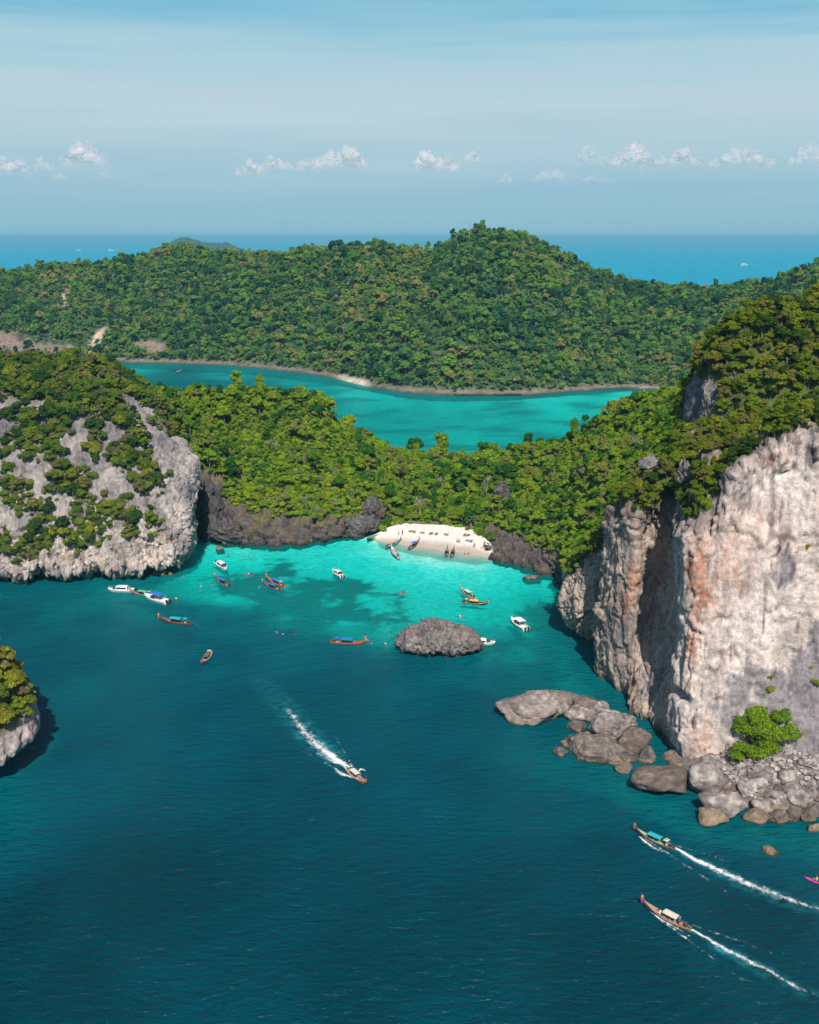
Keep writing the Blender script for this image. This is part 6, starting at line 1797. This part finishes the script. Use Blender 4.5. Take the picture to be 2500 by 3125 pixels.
# ------------------------------------------------------------------ wakes
t = NT('foam')
p = t.pos()
s_ = t.n('Attribute', attribute_name='along').outputs['Fac']
c_ = t.n('Attribute', attribute_name='across').outputs['Fac']
n1 = t.noise(1.1, 6, 0.7, p, 0.6)
n2 = t.noise(0.30, 4, 0.6, p)
core = t.math('SUBTRACT', 1.0, t.math('ABSOLUTE', c_))
dens = t.math('MULTIPLY', t.math('POWER', core, 0.8), t.math('SUBTRACT', 1.0, s_))
a = t.math('ADD', t.math('MULTIPLY', dens, 1.25), t.math('MULTIPLY', t.math('SUBTRACT', n1, 0.5), 1.9))
a = t.math('ADD', a, t.math('MULTIPLY', t.math('SUBTRACT', n2, 0.5), 0.9))
a = t.math('MULTIPLY', t.maprange(a, 0.36, 1.15), 0.92)
a = t.math('MULTIPLY', a, t.maprange(core, 0.0, 0.25))
bs = t.bsdf((0.86, 0.87, 0.86), 0.7, t.bump(n1, 0.8, 0.4))
M_FOAM = t.done(t.n('MixShader', i_0=a, i_1=t.n('BsdfTransparent').outputs[0], i_2=bs).outputs[0])
t = NT('churned_water')
p = t.pos()
s_ = t.n('Attribute', attribute_name='along').outputs['Fac']
c_ = t.n('Attribute', attribute_name='across').outputs['Fac']
core = t.math('SUBTRACT', 1.0, t.math('ABSOLUTE', c_))
n2 = t.noise(0.5, 5, 0.65, p)
a = t.math('MULTIPLY', t.math('MULTIPLY', t.maprange(core, 0.0, 0.7), t.math('SUBTRACT', 1.0, s_)), t.maprange(n2, 0.38, 0.7, 0.0, 0.8))
M_CHURN = t.done(t.n('MixShader', i_0=a, i_1=t.n('BsdfTransparent').outputs[0], i_2=t.bsdf((0.02, 0.30, 0.34), 0.5)).outputs[0])
def wake(name, pts, widths, label, a0=0.0, a1=1.0, mat=None, z=0.05, relief=0.18, step=0.35):
    P = np.array([PZ(u, v)[:2] for u, v in pts])
    L = np.concatenate([[0], np.cumsum(np.linalg.norm(np.diff(P, axis=0), axis=1))])
    n = max(8, int(L[-1] / step))
    ss = np.linspace(0, L[-1], n)
    ti = np.interp(ss, L, np.arange(len(L)))
    C_ = cr(P, ti); W = np.interp(ti, np.arange(len(widths)), widths)
    d = np.gradient(C_, axis=0); d /= np.linalg.norm(d, axis=1)[:, None]
    nr = np.stack([-d[:, 1], d[:, 0]], 1)
    cr_s = np.linspace(-1, 1, 15)
    G = np.zeros((n, 15, 3))
    for k, c in enumerate(cr_s):
        G[:, k, :2] = C_ + nr * (W * c)[:, None]
    Pf = G.reshape(-1, 3)
    Pf[:, 2] = z
    m = np.tile(1 - np.abs(cr_s), n)
    Pf[:, 2] += relief * m * np.clip(0.5 + fbm(Pf / 0.9, 3, 151), 0, 1.5) * np.repeat(1 - np.linspace(0, 1, n), 15)
    me = fast_mesh(name, Pf, grid_quads(n, 15))
    set_f(me, np.repeat(np.linspace(a0, a1, n), 15), 'along'); set_f(me, np.tile(cr_s, n), 'across')
    tag(obj(name, me, mat or M_FOAM), label, None, None, 'stuff')
zA = lambda L: [(750 + x * .29, 2050 + y * .29) for x, y in L]
zB = lambda L: [(1850 + x * .3768, 2440 + y * .3768) for x, y in L]
wk = zA([(1070, 1010), (990, 950), (900, 890), (750, 765), (640, 655), (570, 570), (500, 470), (420, 370)])
wake('wake', wk, [0.8, 1.4, 1.9, 2.0, 1.8, 1.7, 1.9, 2.0], 'white wake of the boat speeding towards the viewer', 0.0, 0.66)
wake('wake', zA([(1040, 1000), (900, 890), (640, 650), (480, 450), (300, 240), (80, 20)]), [1.2, 3.6, 4.2, 4.2, 4.0, 3.5], 'pale churned water trailing the speeding boat', 0.0, 0.9, M_CHURN, 0.02, 0.0)
wake('wake', zA([(1120, 1110), (1040, 1090), (980, 1060), (940, 1020), (910, 1000)]), [0.35, 0.8, 0.9, 0.7, 0.3], 'bow wave curling off the left side of the speeding boat', 0.1, 0.5)
wake('wake', zA([(1190, 1050), (1220, 1030), (1260, 1045)]), [0.3, 0.7, 0.3], 'bow wave on the far side of the speeding boat', 0.1, 0.5)
wake('wake', zA([(1050, 1005), (960, 965), (880, 935), (800, 895), (720, 840), (650, 810)]), [0.4, 0.5, 0.5, 0.5, 0.45, 0.4], 'side ripple of the speeding boat wake', 0.25, 0.75)
wake('wake', zB([(548, 390), (620, 430), (700, 478), (880, 562), (1050, 640), (1250, 725), (1440, 795), (1600, 850), (1725, 890), (1950, 970)]), [0.35, 0.6, 0.8, 1.15, 1.35, 1.5, 1.3, 1.0, 1.1, 1.1], 'white wake of the turquoise-roofed boat', 0.0, 0.62)
wake('wake', zB([(560, 400), (880, 570), (1250, 735), (1600, 865), (1950, 985)]), [0.8, 2.2, 3.0, 2.6, 2.4], 'churned water along the wake of the turquoise-roofed boat', 0.0, 0.8, M_CHURN, 0.02, 0.0)
wake('wake', zB([(270, 305), (330, 355), (400, 400), (450, 420), (500, 440)]), [0.25, 0.6, 0.7, 0.5, 0.3], 'bow wave along the near side of the turquoise-roofed boat', 0.05, 0.55)
wake('wake', zB([(680, 1050), (780, 1108), (920, 1190), (1080, 1275), (1200, 1335), (1290, 1375), (1400, 1440), (1500, 1500), (1620, 1555), (1725, 1600), (1950, 1700)]), [0.35, 0.45, 0.8, 0.9, 0.85, 0.7, 0.8, 0.85, 0.8, 0.8, 0.8], 'white wake of the closest boat', 0.02, 0.72)
wake('wake', zB([(690, 1060), (920, 1200), (1200, 1345), (1500, 1510), (1725, 1610)]), [0.7, 1.6, 2.0, 2.4, 2.2], 'churned water along the wake of the closest boat', 0.0, 0.8, M_CHURN, 0.02, 0.0)
wake('wake', zB([(390, 935), (440, 970), (520, 1015), (600, 1060), (680, 1110)]), [0.2, 0.35, 0.5, 0.5, 0.3], 'bow wave along the near side of the closest boat', 0.15, 0.7)
wake('wake', [(2292, 811), (2325, 812)], [5, 9], 'far white wake on the open sea', 0.0, 0.5, None, 0.3, 0.0, 4.0)
wake('wake', [(342, 765), (420, 768)], [9, 16], 'far white wake beside the distant island', 0.2, 0.6, None, 0.3, 0.0, 6.0)

def arms(b, s, who, length=26.0):
    loc, rz, L = place(b, s)
    for side, nm in ((1, 'one side'), (-1, 'other side')):
        bow = np.array(loc[:2]) + np.array((math.cos(rz), math.sin(rz))) * L * 0.42
        ang = rz + math.pi - side * math.radians(13)
        pts = [bow + np.array((math.cos(ang), math.sin(ang))) * k for k in (0.8, 5, 11, 18, length)]
        px_ = [proj(np.array((q[0], q[1], 0.0)))[:2] for q in pts]
        wake('wake', px_, [0.25, 0.45, 0.55, 0.6, 0.5], 'faint spreading bow ripple on %s of the %s' % (nm, who), 0.42, 0.92, None, 0.04, 0.06)
arms((1111, 2387), (1060, 2342), 'speeding boat'); arms((1940, 2533), (2058, 2586), 'turquoise-roofed boat'); arms((1964, 2759), (2108, 2833), 'closest boat')
# ------------------------------------------------------------------ distant island and clouds
us_i = [(470, 760), (500, 752), (520, 742), (545, 730), (565, 727), (590, 733), (620, 741), (660, 744), (690, 742), (710, 750), (740, 762)]
C = []
for u, v in us_i:
    top = PY(u, v, 5200)
    C.append([UZ(u, 4700, -3), UZ(u, 4800, top[2] * 0.45), UZ(u, 5000, top[2] * 0.85), top, UZ(u, 5600, -3)])
G, ts, tr = loft(C, 8, [20, 20, 20, 60])
P = G.reshape(-1, 3).copy()
P[:, 2] += (P[:, 2] > 2) * (6 * fbm(P / 20, 4, 161) + 3 * fbm(P / 8, 2, 162))
finish('distant_island', P.reshape(G.shape), mixc((0.03, 0.07, 0.04), (0.06, 0.10, 0.04), np.clip(0.5 + fbm(P / 30, 3, 163), 0, 1)), M_FARLAND)

t = NT('cloud')
lw = t.n('LayerWeight', i_Blend=0.5)
fc = t.math('SUBTRACT', 1.0, lw.outputs['Facing'])
nz_ = t.noise(0.006, 5, 0.6, t.pos())
al = t.math('MULTIPLY', t.math('POWER', t.maprange(fc, 0.0, 1.0, 0.0, 1.0, False), 1.5), t.maprange(nz_, 0.30, 0.66, 0.2, 0.66))
al = t.math('MULTIPLY', al, t.n('Attribute', attribute_name='thick').outputs['Fac'])
sh = t.n('MixShader', i_0=0.45, i_1=t.n('BsdfDiffuse', i_Color=(0.95, 0.77, 0.73, 1)).outputs[0], i_2=t.n('BsdfTranslucent', i_Color=(0.95, 0.77, 0.73, 1)).outputs[0]).outputs[0]
M_CLOUD = t.done(t.n('MixShader', i_0=al, i_1=t.n('BsdfTransparent').outputs[0], i_2=sh).outputs[0])
zC = lambda x, y: (x * 0.7246, 400 + y * 0.7246)
zD = lambda x, y: (1250 + x * 0.7246, 400 + y * 0.7246)
CL = [(zC(5, 155), 70, 75, .8), (zC(85, 165), 75, 70, .75), (zC(178, 152), 60, 60, .7), (zC(350, 122), 135, 105, .95), (zC(255, 200), 50, 35, .4), (zC(440, 195), 70, 30, .3),
      (zC(1055, 172), 95, 65, .85), (zC(1155, 150), 90, 68, .85), (zC(1215, 155), 32, 40, .6), (zC(1300, 155), 90, 70, .7), (zC(1440, 132), 165, 105, .95),
      (zD(75, 142), 90, 85, .9), (zD(150, 155), 120, 70, .8), (zD(262, 120), 55, 62, .6), (zD(405, 208), 60, 40, .5), (zD(600, 195), 130, 60, .4), (zD(755, 128), 120, 95, .45), (zD(790, 205), 120, 40, .3),
      (zD(945, 128), 135, 105, .9), (zD(1060, 145), 70, 60, .5), (zD(1155, 130), 135, 75, .8), (zD(1400, 132), 230, 90, .75), (zD(1690, 125), 140, 90, .6)]
rngc = np.random.default_rng(55)
CDIST = 15000.0
_ico = bmesh.new(); bmesh.ops.create_icosphere(_ico, subdivisions=6, radius=1.0)
ICO6_V = np.array([v.co[:] for v in _ico.verts]); ICO6_F = np.array([[v.index for v in f.verts] for f in _ico.faces]); _ico.free()
for k, ((u, v), w, h, th_) in enumerate(CL):
    c = PY(u, v, CDIST)
    m = 0.7246 / FPX * depth_of(CDIST, c[2])
    W, H = 1.25 * w * m, 1.25 * h * m
    nb_ = 7 + int(w / 14)
    lob = []
    for j in range(nb_):
        f = (j + 0.5) / nb_ * 2 - 1 + 0.12 * rngc.standard_normal()
        env = max(0.3, 1 - f * f) * (0.55 + 0.55 * rngc.random())
        rr = H * (0.17 + 0.15 * rngc.random())
        lob.append((np.array((f * W * 0.44, rngc.standard_normal() * H * 0.12, -H * 0.22 + max(0.0, env * H * 0.72 - rr))), rr))
    d_ = ICO6_V * np.array((W / H, 1.0, 1.0)); d_ /= np.linalg.norm(d_, axis=1)[:, None]
    R_ = np.full(len(d_), 0.05 * H)
    for cj, rj in lob:
        cj = cj + np.array((0, 0, 0.12 * H))
        bq = d_ @ cj; disc = bq * bq - cj @ cj + rj * rj
        R_ = np.maximum(R_, np.where(disc > 0, bq + np.sqrt(np.maximum(disc, 0)), 0))
    Va = d_ * R_[:, None]
    Va = Va + d_ * (0.055 * H * fbm(Va / (0.22 * H) + k, 3, 171) + 0.03 * H * fbm(Va / (0.08 * H) + k, 2, 172))[:, None]
    me = fast_mesh('cloud', Va, None, ICO6_F)
    set_f(me, th_ * (0.06 + 0.94 * sstep(-0.34 * H, 0.16 * H, Va[:, 2] + 0.16 * H * fbm(Va / (0.35 * H), 2, 175))), 'thick')
    o = obj('cloud', me, M_CLOUD); o.location = c
    ORD = sorted(range(len(CL)), key=lambda q: CL[q][0][0]).index(k)
    tag(o, ('faint' if th_ < 0.55 else 'bright') + ' pinkish cumulus low over the horizon, number %s of the clouds from the left' % 'one two three four five six seven eight nine ten eleven twelve thirteen fourteen fifteen sixteen seventeen eighteen nineteen twenty twenty-one twenty-two twenty-three'.split()[ORD], 'cloud', 'cumulus clouds along the horizon')

# ------------------------------------------------------------------ air
bm = bmesh.new()
bmesh.ops.create_cube(bm, size=1.0)
for v in bm.verts:
    v.co = Vector((v.co.x * 150000, v.co.y * 150000, -42 if v.co.z < 0 else 131))
me = bpy.data.meshes.new('haze'); bm.to_mesh(me); bm.free()
hm = bpy.data.materials.new('sea_air'); hm.use_nodes = True
hn = hm.node_tree.nodes; hn.clear()
ho = hn.new('ShaderNodeOutputMaterial'); hv = hn.new('ShaderNodeVolumePrincipled')
hv.inputs['Color'].default_value = (0.26, 0.68, 0.90, 1)
hv.inputs['Density'].default_value = 0.000075
hv.inputs['Anisotropy'].default_value = 0.0
hm.node_tree.links.new(hv.outputs[0], ho.inputs['Volume'])
hz = obj('haze', me, hm)
hz['kind'] = 'stuff'
